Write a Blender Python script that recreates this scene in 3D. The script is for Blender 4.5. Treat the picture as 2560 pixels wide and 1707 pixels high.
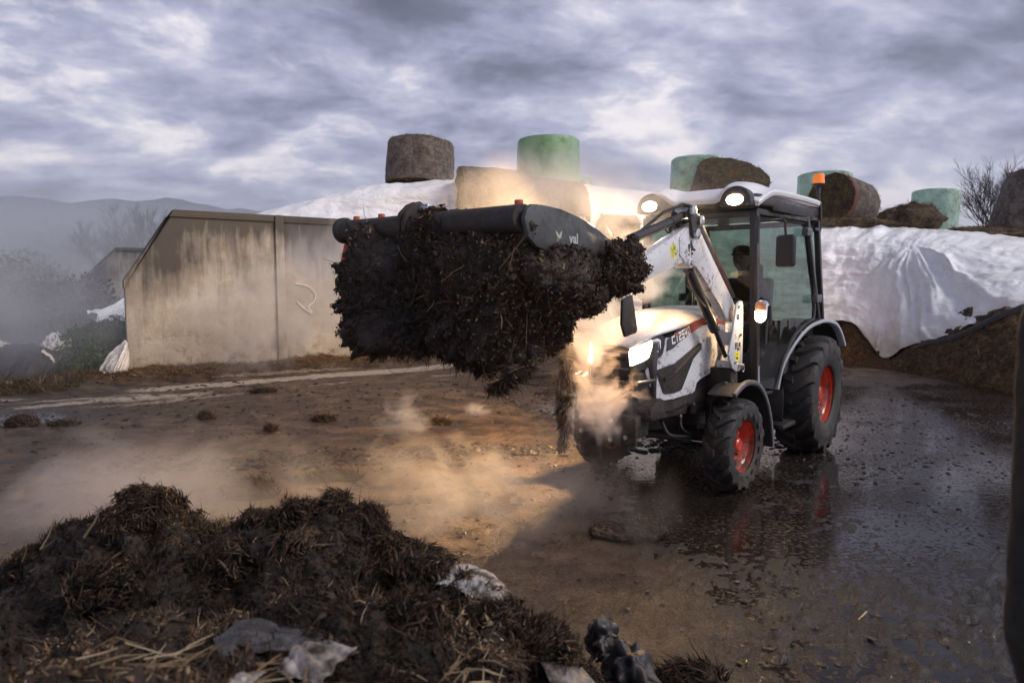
import bpy, bmesh, math, random
import numpy as np
from mathutils import Vector, Matrix, noise as mnoise
R = math.radians
sc = bpy.context.scene
for o in list(bpy.data.objects): bpy.data.objects.remove(o)
COL = sc.collection
random.seed(7); RNG = np.random.default_rng(11)

# ---------------------------------------------------------------- camera
cam = bpy.data.cameras.new('camera'); camo = bpy.data.objects.new('camera', cam); COL.objects.link(camo)
camo.location = (0, 0, 1.52); camo.rotation_euler = (R(90 - 4.703), 0, 0)
cam.sensor_width = 36; cam.lens = 24; cam.clip_start = 0.05; cam.clip_end = 20000
cam.dof.use_dof = True; cam.dof.focus_distance = 5.3; cam.dof.aperture_fstop = 3.2
sc.camera = camo
# ---------------------------------------------------------------- exposure and sampling
sc.view_settings.view_transform = 'Standard'; sc.view_settings.look = 'None'
sc.view_settings.exposure = 0.72; sc.view_settings.gamma = 1.0; sc.view_settings.use_curve_mapping = False
sc.render.engine = 'CYCLES'
cy = sc.cycles
cy.max_bounces = 6; cy.diffuse_bounces = 2; cy.glossy_bounces = 3; cy.transmission_bounces = 5
cy.volume_bounces = 3; cy.transparent_max_bounces = 12
cy.caustics_reflective = False; cy.caustics_refractive = False
cy.volume_step_rate = 1.0; cy.volume_max_steps = 96
cy.sample_clamp_indirect = 6.0
cy.use_denoising = True

# ---------------------------------------------------------------- node helpers
def ND(nt, t, **kw):
    n = nt.nodes.new(t)
    for k, v in kw.items():
        if k == 'inp':
            for a, b in v.items(): n.inputs[a].default_value = b
        else: setattr(n, k, v)
    return n
def LK(nt, a, b): nt.links.new(a, b)
def MATH(nt, op, a, b=None, clamp=False):
    n = nt.nodes.new('ShaderNodeMath'); n.operation = op; n.use_clamp = clamp
    for i, v in enumerate((a, b)):
        if v is None: continue
        if isinstance(v, (int, float)): n.inputs[i].default_value = v
        else: nt.links.new(v, n.inputs[i])
    return n.outputs[0]
def RAMP(nt, fac, stops, mode='LINEAR'):
    n = nt.nodes.new('ShaderNodeValToRGB'); n.color_ramp.interpolation = mode
    el = n.color_ramp.elements
    while len(el) < len(stops): el.new(0.5)
    for e, (p, c) in zip(el, stops):
        e.position = p; e.color = (*c, 1) if len(c) == 3 else c
    nt.links.new(fac, n.inputs[0]); return n.outputs[0]
def MIX(nt, f, a, b, bt='MIX'):
    n = nt.nodes.new('ShaderNodeMix'); n.data_type = 'RGBA'; n.blend_type = bt
    for i, v in ((0, f), (6, a), (7, b)):
        if isinstance(v, (int, float)): n.inputs[i].default_value = v
        elif isinstance(v, tuple): n.inputs[i].default_value = (*v, 1) if len(v) == 3 else v
        else: nt.links.new(v, n.inputs[i])
    return n.outputs[2]
def NOISE(nt, vec, scale, detail=4, rough=.55, dist=0.0, dim='3D'):
    n = nt.nodes.new('ShaderNodeTexNoise'); n.noise_dimensions = dim
    n.inputs['Scale'].default_value = scale; n.inputs['Detail'].default_value = detail
    n.inputs['Roughness'].default_value = rough; n.inputs['Distortion'].default_value = dist
    if vec is not None: nt.links.new(vec, n.inputs['Vector'])
    return n.outputs[0]
def MAPV(nt, vec, scale=(1, 1, 1), rot=(0, 0, 0), loc=(0, 0, 0)):
    n = nt.nodes.new('ShaderNodeMapping'); n.inputs['Scale'].default_value = scale
    n.inputs['Rotation'].default_value = rot; n.inputs['Location'].default_value = loc
    nt.links.new(vec, n.inputs['Vector']); return n.outputs[0]

# ---------------------------------------------------------------- world: dusk sky with broken stratocumulus
SUN_EL, SUN_AZ = 42.0, 112.0          # azimuth measured from +Y (view direction) towards +X
w = bpy.data.worlds.new('World'); sc.world = w; w.use_nodes = True
nt = w.node_tree; nt.nodes.clear()
wo = ND(nt, 'ShaderNodeOutputWorld')
tc = ND(nt, 'ShaderNodeTexCoord')
sx = ND(nt, 'ShaderNodeSeparateXYZ'); LK(nt, tc.outputs['Generated'], sx.inputs[0])
zc = MATH(nt, 'MAXIMUM', sx.outputs[2], 0.0)
den = MATH(nt, 'ADD', zc, 0.30)
cx = MATH(nt, 'DIVIDE', sx.outputs[0], den); cyy = MATH(nt, 'DIVIDE', sx.outputs[1], den)
cb = ND(nt, 'ShaderNodeCombineXYZ'); LK(nt, cx, cb.inputs[0]); LK(nt, cyy, cb.inputs[1])
cv = cb.outputs[0]
warp = NOISE(nt, MAPV(nt, cv, loc=(2, 5, 0)), 1.6, 3, .5)
wv = ND(nt, 'ShaderNodeVectorMath', operation='ADD'); LK(nt, MAPV(nt, cv, scale=(0.88, 1.0, 1), rot=(0, 0, R(-14)), loc=(3.1, 1.7, 0)), wv.inputs[0])
wc = ND(nt, 'ShaderNodeCombineXYZ'); LK(nt, MATH(nt, 'MULTIPLY', MATH(nt, 'SUBTRACT', warp, .5), .22), wc.inputs[0]); LK(nt, MATH(nt, 'MULTIPLY', MATH(nt, 'SUBTRACT', warp, .5), .18), wc.inputs[1]); LK(nt, wc.outputs[0], wv.inputs[1])
pv = wv.outputs[0]
n1 = NOISE(nt, pv, 1.25, 2, .5)
n2 = NOISE(nt, pv, 3.0, 10, .60, .12)
n3 = NOISE(nt, MAPV(nt, pv, scale=(.9, 1.15, 1), loc=(7, 2, 0)), 6.5, 7, .60)
sg_ = lambda n, k: MATH(nt, 'MULTIPLY', MATH(nt, 'SUBTRACT', n, .5), k)
cl = MATH(nt, 'ADD', MATH(nt, 'ADD', sg_(n1, 1.25), sg_(n2, 1.75)), sg_(n3, 1.0))
# the deck is thicker overhead and to the left, thinner and brighter low on the right
el = MATH(nt, 'MULTIPLY', MATH(nt, 'SUBTRACT', 0.27, zc), 0.95)
az = MATH(nt, 'MULTIPLY', sx.outputs[0], 0.20)
v = MATH(nt, 'ADD', MATH(nt, 'ADD', MATH(nt, 'ADD', cl, el), az), .57)
ccol = RAMP(nt, v, [(0.0, (.056, .062, .095)), (.22, (.105, .112, .165)), (.42, (.195, .205, .295)), (.60, (.30, .31, .42)), (.78, (.45, .445, .54)), (1.0, (.74, .70, .70))])
# broken openings where the bright upper layer shows
gap = RAMP(nt, MATH(nt, 'ADD', n2, sg_(n1, .35)), [(.57, (0, 0, 0)), (.66, (1, 1, 1))])
gapw = MATH(nt, 'MULTIPLY', gap, RAMP(nt, zc, [(.03, (.9, .9, .9)), (.34, (.75, .75, .75)), (.55, (.15, .15, .15))]))
ccol = MIX(nt, MATH(nt, 'MULTIPLY', gapw, .50), ccol, (.92, .84, .80))
hz = MATH(nt, 'POWER', MATH(nt, 'SUBTRACT', 1.0, MATH(nt, 'MINIMUM', MATH(nt, 'MULTIPLY', zc, 4.6), 1.0)), 2.0)
ccol = MIX(nt, MATH(nt, 'MULTIPLY', hz, 0.62), ccol, (.58, .53, .60))
bgc = ND(nt, 'ShaderNodeBackground'); LK(nt, ccol, bgc.inputs[0]); bgc.inputs[1].default_value = 0.98
sky = ND(nt, 'ShaderNodeTexSky', sky_type='NISHITA', sun_disc=False, sun_elevation=R(SUN_EL), sun_rotation=R(SUN_AZ))
bgs = ND(nt, 'ShaderNodeBackground'); LK(nt, sky.outputs[0], bgs.inputs[0]); bgs.inputs[1].default_value = 0.06
mx = ND(nt, 'ShaderNodeMixShader', inp={0: 0.90}); LK(nt, bgs.outputs[0], mx.inputs[1]); LK(nt, bgc.outputs[0], mx.inputs[2])
LK(nt, mx.outputs[0], wo.inputs[0])
# ---------------------------------------------------------------- sun (veiled by cloud: wide and weak)
sl = bpy.data.lights.new('sun', 'SUN'); sl.energy = 1.5; sl.angle = R(22); sl.color = (1, .95, .92)
so = bpy.data.objects.new('sun', sl); COL.objects.link(so)
sd = Vector((math.sin(R(SUN_AZ)) * math.cos(R(SUN_EL)), math.cos(R(SUN_AZ)) * math.cos(R(SUN_EL)), math.sin(R(SUN_EL))))
so.rotation_euler = sd.to_track_quat('Z', 'Y').to_euler()

# ---------------------------------------------------------------- materials
MATS = {}
def mat(name, col, rough=.5, metal=0, col2=None, nscale=6, nfac=.5, dirt=None, dscale=18, damt=.35, bump=0, bscale=40, coat=0, spec=.5, attr=None, detail=5):
    if name in MATS: return MATS[name]
    m = bpy.data.materials.new(name); m.use_nodes = True; t = m.node_tree
    p = t.nodes['Principled BSDF']; co = ND(t, 'ShaderNodeTexCoord').outputs['Object']
    c = None
    if col2 is not None:
        f = RAMP(t, NOISE(t, co, nscale, detail), [(.5 - nfac / 2, (0, 0, 0)), (.5 + nfac / 2, (1, 1, 1))])
        c = MIX(t, f, col, col2)
    rsock = None
    if dirt is not None:
        d1 = NOISE(t, co, dscale, 8, .7); d2 = NOISE(t, co, dscale * .18, 3)
        dm = MATH(t, 'ADD', MATH(t, 'MULTIPLY', d1, .6), MATH(t, 'MULTIPLY', d2, .4))
        df = RAMP(t, dm, [(.62 - damt * .4, (0, 0, 0)), (.70 - damt * .25, (1, 1, 1))])
        c = MIX(t, df, c if c is not None else col, dirt)
        rsock = MIX(t, df, (rough,) * 3, (.85,) * 3)
    if attr:
        at = ND(t, 'ShaderNodeAttribute', attribute_name=attr).outputs['Fac']
        c = RAMP(t, at, col2 if False else attr_ramp[name])
    if c is not None: LK(t, c, p.inputs['Base Color'])
    else: p.inputs['Base Color'].default_value = (*col, 1)
    p.inputs['Roughness'].default_value = rough
    if rsock is not None: LK(t, rsock, p.inputs['Roughness'])
    p.inputs['Metallic'].default_value = metal; p.inputs['Coat Weight'].default_value = coat
    p.inputs['Specular IOR Level'].default_value = spec
    if bump:
        bn = ND(t, 'ShaderNodeBump', inp={'Strength': min(1, bump), 'Distance': .02})
        LK(t, NOISE(t, co, bscale, 6, .65), bn.inputs['Height']); LK(t, bn.outputs[0], p.inputs['Normal'])
    MATS[name] = m; return m
attr_ramp = {
 'straw_dark': [(0, (.008, .006, .004)), (.30, (.022, .014, .009)), (.55, (.048, .029, .018)), (.78, (.085, .052, .031)), (.93, (.15, .10, .055)), (1, (.30, .21, .12))],
 'straw_pile': [(0, (.010, .007, .005)), (.30, (.034, .021, .013)), (.55, (.088, .054, .034)), (.80, (.20, .13, .078)), (1, (.42, .31, .19))],
 'straw_gold': [(0, (.04, .024, .012)), (.5, (.12, .07, .035)), (1, (.30, .19, .09))],
}
DIRT = (.045, .032, .022)
def glass_mat(name, tint, gloss=1.0):
    if name in MATS: return MATS[name]
    m = bpy.data.materials.new(name); m.use_nodes = True; t = m.node_tree; t.nodes.clear()
    o = ND(t, 'ShaderNodeOutputMaterial'); tr = ND(t, 'ShaderNodeBsdfTransparent'); tr.inputs[0].default_value = (*tint, 1)
    g = ND(t, 'ShaderNodeBsdfGlossy', inp={'Roughness': .03}); fr = ND(t, 'ShaderNodeFresnel', inp={'IOR': 1.5})
    co = ND(t, 'ShaderNodeTexCoord').outputs['Object']
    d = ND(t, 'ShaderNodeBsdfDiffuse'); d.inputs[0].default_value = (.10, .085, .07, 1)
    mx = ND(t, 'ShaderNodeMixShader'); LK(t, fr.outputs[0], mx.inputs[0]); LK(t, tr.outputs[0], mx.inputs[1]); LK(t, g.outputs[0], mx.inputs[2])
    df = RAMP(t, NOISE(t, co, 5, 9, .7), [(.52, (0, 0, 0)), (.80, (.55, .55, .55))])
    m2 = ND(t, 'ShaderNodeMixShader'); LK(t, df, m2.inputs[0]); LK(t, mx.outputs[0], m2.inputs[1]); LK(t, d.outputs[0], m2.inputs[2])
    LK(t, m2.outputs[0], o.inputs[0]); MATS[name] = m; return m
def emis(name, col, s):
    if name in MATS: return MATS[name]
    m = bpy.data.materials.new(name); m.use_nodes = True; t = m.node_tree; t.nodes.clear()
    o = ND(t, 'ShaderNodeOutputMaterial'); e = ND(t, 'ShaderNodeEmission'); e.inputs[0].default_value = (*col, 1); e.inputs[1].default_value = s
    LK(t, e.outputs[0], o.inputs[0]); MATS[name] = m; return m

# ---------------------------------------------------------------- object helpers
def tag(o, label=None, cat=None, group=None, kind=None):
    if label: o['label'] = label
    if cat: o['category'] = cat
    if group: o['group'] = group
    if kind: o['kind'] = kind
    return o
def empty(name, loc=(0, 0, 0), rz=0):
    e = bpy.data.objects.new(name, None); COL.objects.link(e); e.location = loc; e.rotation_euler = (0, 0, rz); e.empty_display_size = .1
    return e
def link_mesh(name, me, m=None, parent=None):
    o = bpy.data.objects.new(name, me); COL.objects.link(o)
    if m is not None: me.materials.append(m)
    if parent is not None: o.parent = parent
    return o
def np_mesh(name, V, Fq, m, parent=None, smooth=True, attrs=None):
    me = bpy.data.meshes.new(name); V = np.asarray(V, dtype=np.float32); Fq = np.asarray(Fq, dtype=np.int32); k = Fq.shape[1]
    me.vertices.add(len(V)); me.vertices.foreach_set('co', V.ravel())
    me.loops.add(Fq.size); me.loops.foreach_set('vertex_index', Fq.ravel())
    me.polygons.add(len(Fq)); me.polygons.foreach_set('loop_start', np.arange(0, Fq.size, k, dtype=np.int32))
    me.polygons.foreach_set('use_smooth', np.full(len(Fq), smooth, dtype=bool))
    me.update(calc_edges=True); me.validate()
    for an, av in (attrs or {}).items():
        at = me.attributes.new(an, 'FLOAT', 'POINT'); at.data.foreach_set('value', np.asarray(av, dtype=np.float32).ravel())
    return link_mesh(name, me, m, parent)
def grid_faces(nu, nv, wrap=False):
    i = np.arange(nu - 1)[:, None]; j = np.arange(nv if wrap else nv - 1)[None, :]; j2 = (j + 1) % nv
    return np.stack([i * nv + j, (i + 1) * nv + j, (i + 1) * nv + j2, i * nv + j2], -1).reshape(-1, 4)

class MB:
    """collects solids and links them as one mesh"""
    def __init__(s): s.v = []; s.f = []
    def add(s, v, f):
        n = len(s.v); s.v += [tuple(p) for p in v]; s.f += [tuple(n + i for i in q) for q in f]; return s
    def box(s, c, d, rot=None, taper=1):
        x, y, z = d[0] / 2, d[1] / 2, d[2] / 2
        vs = [Vector((a * x * (taper if k > 0 else 1), b * y * (taper if k > 0 else 1), k * z)) for a in (-1, 1) for b in (-1, 1) for k in (-1, 1)]
        if rot is not None: vs = [rot @ p for p in vs]
        return s.add([p + Vector(c) for p in vs], [(0, 1, 3, 2), (4, 6, 7, 5), (0, 4, 5, 1), (2, 3, 7, 6), (0, 2, 6, 4), (1, 5, 7, 3)])
    def bar(s, a, b, w, h, up=(0, 0, 1)):
        a, b = Vector(a), Vector(b); d = (b - a); L = d.length; d.normalize(); y = Vector(up).cross(d)
        if y.length < 1e-4: y = Vector((0, 1, 0))
        y.normalize(); z = d.cross(y)
        return s.box((a + b) / 2, (L, w, h), Matrix((d, y, z)).transposed())
    def prism(s, pts, y0, y1, ax='y'):
        """outline of (a, b) pairs pushed from y0 to y1 along axis ax"""
        n = len(pts)
        mp = {'y': lambda a, b, t: (a, t, b), 'x': lambda a, b, t: (t, a, b), 'z': lambda a, b, t: (a, b, t)}[ax]
        vs = [mp(a, b, y0) for a, b in pts] + [mp(a, b, y1) for a, b in pts]
        fs = [tuple(range(n - 1, -1, -1)), tuple(range(n, 2 * n))] + [(i, (i + 1) % n, n + (i + 1) % n, n + i) for i in range(n)]
        return s.add(vs, fs)
    def tube(s, pts, r, n=10, cap=True):
        P = [Vector(p) for p in pts]; rs = r if isinstance(r, (list, tuple)) else [r] * len(P)
        t0 = (P[1] - P[0]).normalized(); u = t0.orthogonal().normalized(); vs = []
        for i, p in enumerate(P):
            t = ((P[min(i + 1, len(P) - 1)] - P[max(i - 1, 0)])).normalized()
            u = (u - t * u.dot(t)).normalized(); q = t.cross(u)
            vs += [p + (u * math.cos(2 * math.pi * k / n) + q * math.sin(2 * math.pi * k / n)) * rs[i] for k in range(n)]
        fs = [(i * n + k, i * n + (k + 1) % n, (i + 1) * n + (k + 1) % n, (i + 1) * n + k) for i in range(len(P) - 1) for k in range(n)]
        if cap: fs += [tuple(range(n - 1, -1, -1)), tuple(range((len(P) - 1) * n, len(P) * n))]
        return s.add(vs, fs)
    def lathe(s, prof, c, ax=(0, 0, 1), n=32, cap=False):
        """prof of (radius, offset along ax)"""
        A = Vector(ax).normalized(); u = A.orthogonal().normalized(); q = A.cross(u); c = Vector(c)
        vs = [c + A * h + (u * math.cos(2 * math.pi * k / n) + q * math.sin(2 * math.pi * k / n)) * r for r, h in prof for k in range(n)]
        m = len(prof)
        fs = [(i * n + k, i * n + (k + 1) % n, (i + 1) * n + (k + 1) % n, (i + 1) * n + k) for i in range(m - 1) for k in range(n)]
        if cap: fs += [tuple(range(n - 1, -1, -1)), tuple(range((m - 1) * n, m * n))]
        return s.add(vs, fs)
    def cyl(s, a, b, r, n=16): return s.tube([a, b], r, n)
    def mirror(s):
        n = len(s.v); s.v += [(x, -y, z) for x, y, z in s.v[:n]]; s.f += [tuple(n + i for i in reversed(q)) for q in list(s.f)]; return s
    def flip(s):
        s.v = [(x, -y, z) for x, y, z in s.v]; s.f = [tuple(reversed(q)) for q in s.f]; return s
    def build(s, name, m, parent=None, bevel=0, seg=2, smooth=30):
        me = bpy.data.meshes.new(name); bm = bmesh.new(); vs = [bm.verts.new(p) for p in s.v]
        for q in s.f:
            try: bm.faces.new([vs[i] for i in q])
            except ValueError: pass
        bmesh.ops.recalc_face_normals(bm, faces=bm.faces)
        if bevel:
            es = [e for e in bm.edges if len(e.link_faces) == 2 and e.calc_face_angle(0) > R(28)]
            bmesh.ops.bevel(bm, geom=es, offset=bevel, offset_type='OFFSET', segments=seg, affect='EDGES', profile=.5, clamp_overlap=True)
        bm.to_mesh(me); bm.free()
        if smooth:
            for p in me.polygons: p.use_smooth = True
            me.set_sharp_from_angle(angle=R(smooth))
        return link_mesh(name, me, m, parent)

def arc(cx, cz, r, a0, a1, n=16):
    return [(cx + r * math.cos(R(a0 + (a1 - a0) * i / n)), cz + r * math.sin(R(a0 + (a1 - a0) * i / n))) for i in range(n + 1)]

# ---------------------------------------------------------------- vectorised value noise
_tab = RNG.random((64, 64, 64)).astype(np.float32)
def vnoise(p):
    p = np.asarray(p, dtype=np.float64); i = np.floor(p).astype(np.int64); f = p - i; f = f * f * (3 - 2 * f)
    i0 = i & 63; i1 = (i + 1) & 63
    def g(a, b, c): return _tab[a, b, c]
    x0, y0, z0 = i0[..., 0], i0[..., 1], i0[..., 2]; x1, y1, z1 = i1[..., 0], i1[..., 1], i1[..., 2]
    fx, fy, fz = f[..., 0], f[..., 1], f[..., 2]
    a = (g(x0, y0, z0) * (1 - fx) + g(x1, y0, z0) * fx) * (1 - fy) + (g(x0, y1, z0) * (1 - fx) + g(x1, y1, z0) * fx) * fy
    b = (g(x0, y0, z1) * (1 - fx) + g(x1, y0, z1) * fx) * (1 - fy) + (g(x0, y1, z1) * (1 - fx) + g(x1, y1, z1) * fx) * fy
    return (a * (1 - fz) + b * fz) * 2 - 1
def fbm(p, oct=4, lac=2.1, gain=.5):
    p = np.asarray(p, dtype=np.float64); s = 0; a = 1; t = 0
    for k in range(oct): s = s + a * vnoise(p + k * 17.3); t += a; a *= gain; p = p * lac
    return s / t
def sstep(a, b, x): t = np.clip((x - a) / (b - a), 0, 1); return t * t * (3 - 2 * t)
def crom(P, n):
    """Catmull-Rom through points"""
    P = np.asarray(P, float); k = len(P); t = np.linspace(0, k - 1, n); i = np.minimum(t.astype(int), k - 2); f = (t - i)[:, None]
    g = lambda j: P[np.clip(j, 0, k - 1)]
    a, b, c, d = g(i - 1), g(i), g(i + 1), g(i + 2)
    return .5 * (2 * b + (c - a) * f + (2 * a - 5 * b + 4 * c - d) * f ** 2 + (3 * b - a - 3 * c + d) * f ** 3)
def normals_of(V, F):
    n = np.zeros_like(V); a, b, c = V[F[:, 0]], V[F[:, 1]], V[F[:, 2]]; fn = np.cross(b - a, c - a)
    for k in range(F.shape[1]): np.add.at(n, F[:, k], fn)
    return n / (np.linalg.norm(n, axis=1)[:, None] + 1e-9)

def fibres(name, m, base, nrm, count, length, width, parent=None, tint=None, lift=.5, seed=1, flow=3.0, droop=0.0, stuff=True, bend=.35):
    """short stalks rooted at base points; neighbours lie the same way so that they read as tufts"""
    rg = np.random.default_rng(seed); idx = rg.integers(0, len(base), count); b = base[idx].astype(float); n = nrm[idx].astype(float)
    b = b + rg.normal(0, .006, b.shape)
    d = np.stack([vnoise(b * flow), vnoise(b * flow + 31.7), vnoise(b * flow + 63.1)], -1) * 1.6 + rg.normal(0, .38, b.shape)
    d = d - n * np.sum(d * n, 1)[:, None]; d = d / (np.linalg.norm(d, axis=1)[:, None] + 1e-6) + n * (lift + rg.normal(0, .25, count))[:, None]
    d[:, 2] -= droop; d /= np.linalg.norm(d, axis=1)[:, None]
    L = length * np.exp(rg.normal(0, .45, count)); wd = width * np.exp(rg.normal(0, .35, count))
    s = np.cross(d, rg.normal(0, 1, d.shape)); s /= np.linalg.norm(s, axis=1)[:, None]; q = np.cross(d, s)
    bd = rg.normal(0, bend, count)[:, None]
    P = [b - d * (L * .12)[:, None], b + d * (L * .5)[:, None] + q * (L[:, None] * bd * .25), b + d * L[:, None] + q * (L[:, None] * bd)]
    V = np.zeros((count, 7, 3))
    for k in range(2):
        wk = (wd * (1, .8)[k])[:, None]
        V[:, 3 * k] = P[k] + s * wk; V[:, 3 * k + 1] = P[k] - s * wk * .5 + q * wk * .85; V[:, 3 * k + 2] = P[k] - s * wk * .5 - q * wk * .85
    V[:, 6] = P[2]
    f = np.array([(0, 1, 4), (0, 4, 3), (1, 2, 5), (1, 5, 4), (2, 0, 3), (2, 3, 5), (3, 4, 6), (4, 5, 6), (5, 3, 6)])
    F = (np.arange(count)[:, None, None] * 7 + f[None]).reshape(-1, 3)
    tv = np.clip((vnoise(b * 2.2) * .5 + .5) * .45 + rg.random(count) ** 2.2 * .75, 0, 1) if tint is None else tint(b, rg)
    o = np_mesh(name, V.reshape(-1, 3), F, m, parent, False, {'tint': np.repeat(tv, 7)})
    if stuff: o['kind'] = 'stuff'
    return o
def attr_mat(name, rough=.75, spec=.3):
    if name in MATS: return MATS[name]
    m = bpy.data.materials.new(name); m.use_nodes = True; t = m.node_tree; p = t.nodes['Principled BSDF']
    at = ND(t, 'ShaderNodeAttribute', attribute_name='tint').outputs['Fac']
    LK(t, RAMP(t, at, attr_ramp[name]), p.inputs['Base Color']); p.inputs['Roughness'].default_value = rough; p.inputs['Specular IOR Level'].default_value = spec
    MATS[name] = m; return m
# ================================================================ GROUND
def ground_masks(X, Y):
    P2 = np.stack([X, Y, np.zeros_like(X)], -1)
    big = fbm(P2 * .45, 3); med = fbm(P2 * 1.9 + 9, 4); fine = fbm(P2 * 9 + 3, 4)
    grain = vnoise(P2 * 38) * .6 + vnoise(P2 * 75 + 5) * .4
    # liquid lies on the tractor's side of the yard; a small pool lies out on the left
    right = sstep(-.55, .9, X - .02 * Y + big * .7 - .35 + .12 * (Y - 4))
    right *= 1 - sstep(10.3, 11.8, Y + big * 1.2)
    pool = sstep(1.25, .2, np.hypot((X + 5.7) / 1.5, (Y - 7.75) / .60) + big * .9 + med * .3)
    water = np.maximum(right, pool)
    streak = np.abs(fbm(np.stack([X * .55 + Y * .35, (Y * .82 - X * .57) * 2.2, X * 0], -1), 4))
    s = (X + 6.18) * .82 + (Y - 10.93) * .572; q = -(X + 6.18) * .572 + (Y - 10.93) * .82      # along / out from the clamp wall
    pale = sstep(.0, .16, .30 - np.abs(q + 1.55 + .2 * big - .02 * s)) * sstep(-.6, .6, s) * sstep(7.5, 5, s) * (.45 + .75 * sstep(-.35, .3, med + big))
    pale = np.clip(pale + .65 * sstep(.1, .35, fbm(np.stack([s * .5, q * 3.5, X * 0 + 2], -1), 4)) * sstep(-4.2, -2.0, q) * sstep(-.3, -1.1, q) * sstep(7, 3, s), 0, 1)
    berm = sstep(-.95, -.55, q) * sstep(.25, -.1, q) * sstep(-1.5, 0, s) * sstep(9, 7.5, s)    # trampled straw and soil at the wall's foot
    h = .030 + .018 * big + .012 * med + .016 * fine + .007 * grain + .014 * sstep(.05, .5, med) * np.abs(fine)
    # two churned wheel tracks crossing the yard
    tr = (Y - 5.9) - .20 * (X + 1.0); trk = np.exp(-((tr) / .30) ** 2) * sstep(-3.6, -1.2, X) * sstep(3, 1, X)
    h = h + trk * (.035 * np.abs(fine) + .02 * med)
    g2 = fbm(P2 * 21 + 5, 3); near = sstep(4.4, 3.0, Y + .5 * big); hw = -.013 + .010 * med + .011 * fine + (.018 + .016 * near) * g2 + .009 * grain + .009 * big + .017 * near
    h = h * (1 - water) + hw * water
    h = h - pale * .012 + berm * (.13 + .07 * med + .03 * fine)
    return h, water, pale, berm, trk
nr, nc = 470, 640
rr = np.concatenate([1.9 * (44 / 1.9) ** (np.linspace(0, 1, 430)), 44 * (9000 / 44) ** (np.linspace(0, 1, 41)[1:])])
nr = len(rr); aa = np.linspace(R(-60), R(60), nc)
rad, ang = np.meshgrid(rr, aa, indexing='ij'); GX = rad * np.sin(ang) / np.cos(ang * .6); GY = rad * np.cos(ang) - 2.6
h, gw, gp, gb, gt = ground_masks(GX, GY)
far = sstep(13, 22, np.hypot(GX, GY)); h = h * (1 - far) + far * (.0 + .25 * fbm(np.stack([GX * .08, GY * .08, GX * 0], -1), 3))
ker = sstep(-7.4, -9.5, GX + .2 * fbm(np.stack([GX, GY, GX * 0], -1), 3)); h = h + ker * sstep(8.6, 9.8, GY) * .12
gv = np.stack([GX, GY, h], -1).reshape(-1, 3)
grassy = np.clip(sstep(13.5, 16, np.hypot(GX * .6, GY)) + sstep(8.9, 9.8, GY + .35 * fbm(np.stack([GX, GY, GX * 0 + 4], -1), 3) - .06 * GX - .35) * sstep(-6.0, -6.6, GX), 0, 1)
m = bpy.data.materials.new('yard_mud'); m.use_nodes = True; t = m.node_tree; p = t.nodes['Principled BSDF']
co = ND(t, 'ShaderNodeTexCoord').outputs['Object']
A = lambda n: ND(t, 'ShaderNodeAttribute', attribute_name=n).outputs['Fac']
nA = NOISE(t, co, 3.2, 9, .62); nB = NOISE(t, co, 24, 8, .7); nC = NOISE(t, co, 70, 4, .6); nD = NOISE(t, MAPV(t, co, scale=(.5, 1.6, 1), rot=(0, 0, R(-20))), 1.4, 7, .6)
drym = RAMP(t, nA, [(.34, (.024, .016, .011)), (.45, (.075, .050, .034)), (.55, (.145, .103, .072)), (.72, (.23, .17, .12))])
drym = MIX(t, .55, drym, RAMP(t, nB, [(.3, (.25, .22, .2)), (.62, (1, 1, 1))]), 'MULTIPLY')
drym = MIX(t, RAMP(t, nD, [(.50, (0, 0, 0)), (.64, (.8, .8, .8))]), drym, (.050, .036, .026))
wetm = RAMP(t, nB, [(.3, (.005, .0035, .0022)), (.52, (.018, .012, .007)), (.72, (.055, .037, .022))])
c = MIX(t, A('wet'), drym, wetm)
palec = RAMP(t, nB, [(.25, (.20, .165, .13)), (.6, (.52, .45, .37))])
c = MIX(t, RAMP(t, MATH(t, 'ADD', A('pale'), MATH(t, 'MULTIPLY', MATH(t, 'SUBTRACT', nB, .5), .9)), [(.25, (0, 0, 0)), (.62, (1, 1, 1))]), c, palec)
bermc = RAMP(t, nB, [(.3, (.025, .017, .011)), (.55, (.085, .058, .036)), (.72, (.19, .135, .08))])
c = MIX(t, A('berm'), c, bermc)
grc = RAMP(t, NOISE(t, co, 2.0, 8, .65), [(.3, (.022, .024, .014)), (.5, (.045, .050, .026)), (.62, (.085, .065, .042)), (.75, (.055, .075, .032))])
c = MIX(t, A('grassy'), c, grc)
c = MIX(t, MATH(t, 'MULTIPLY', A('track'), .75), c, (.030, .024, .016))
LK(t, c, p.inputs['Base Color'])
rw = RAMP(t, nC, [(.35, (.25, .25, .25)), (.65, (.55, .55, .55))]); rd = RAMP(t, nA, [(.35, (.26, .26, .26)), (.6, (.62, .62, .62))])
LK(t, MIX(t, A('grassy'), MIX(t, A('wet'), rd, rw), (.95, .95, .95)), p.inputs['Roughness']); p.inputs['Specular IOR Level'].default_value = .38
b1 = ND(t, 'ShaderNodeBump', inp={'Strength': 1.0, 'Distance': .034}); LK(t, MATH(t, 'ADD', MATH(t, 'MULTIPLY', nB, .9), MATH(t, 'MULTIPLY', nC, .6)), b1.inputs['Height'])
LK(t, MATH(t, 'MULTIPLY', A('wet'), .62), p.inputs['Coat Weight']); p.inputs['Coat Roughness'].default_value = .07
b2 = ND(t, 'ShaderNodeBump', inp={'Strength': 1.0, 'Distance': .014}); LK(t, NOISE(t, co, 120, 3, .6), b2.inputs['Height']); LK(t, b1.outputs[0], b2.inputs['Normal']); LK(t, b2.outputs[0], p.inputs['Normal']); LK(t, b2.outputs[0], p.inputs['Coat Normal'])
tag(np_mesh('ground', gv, grid_faces(nr, nc), m, attrs={'wet': gw, 'pale': gp, 'berm': gb, 'track': gt, 'grassy': grassy}), kind='structure')
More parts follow.
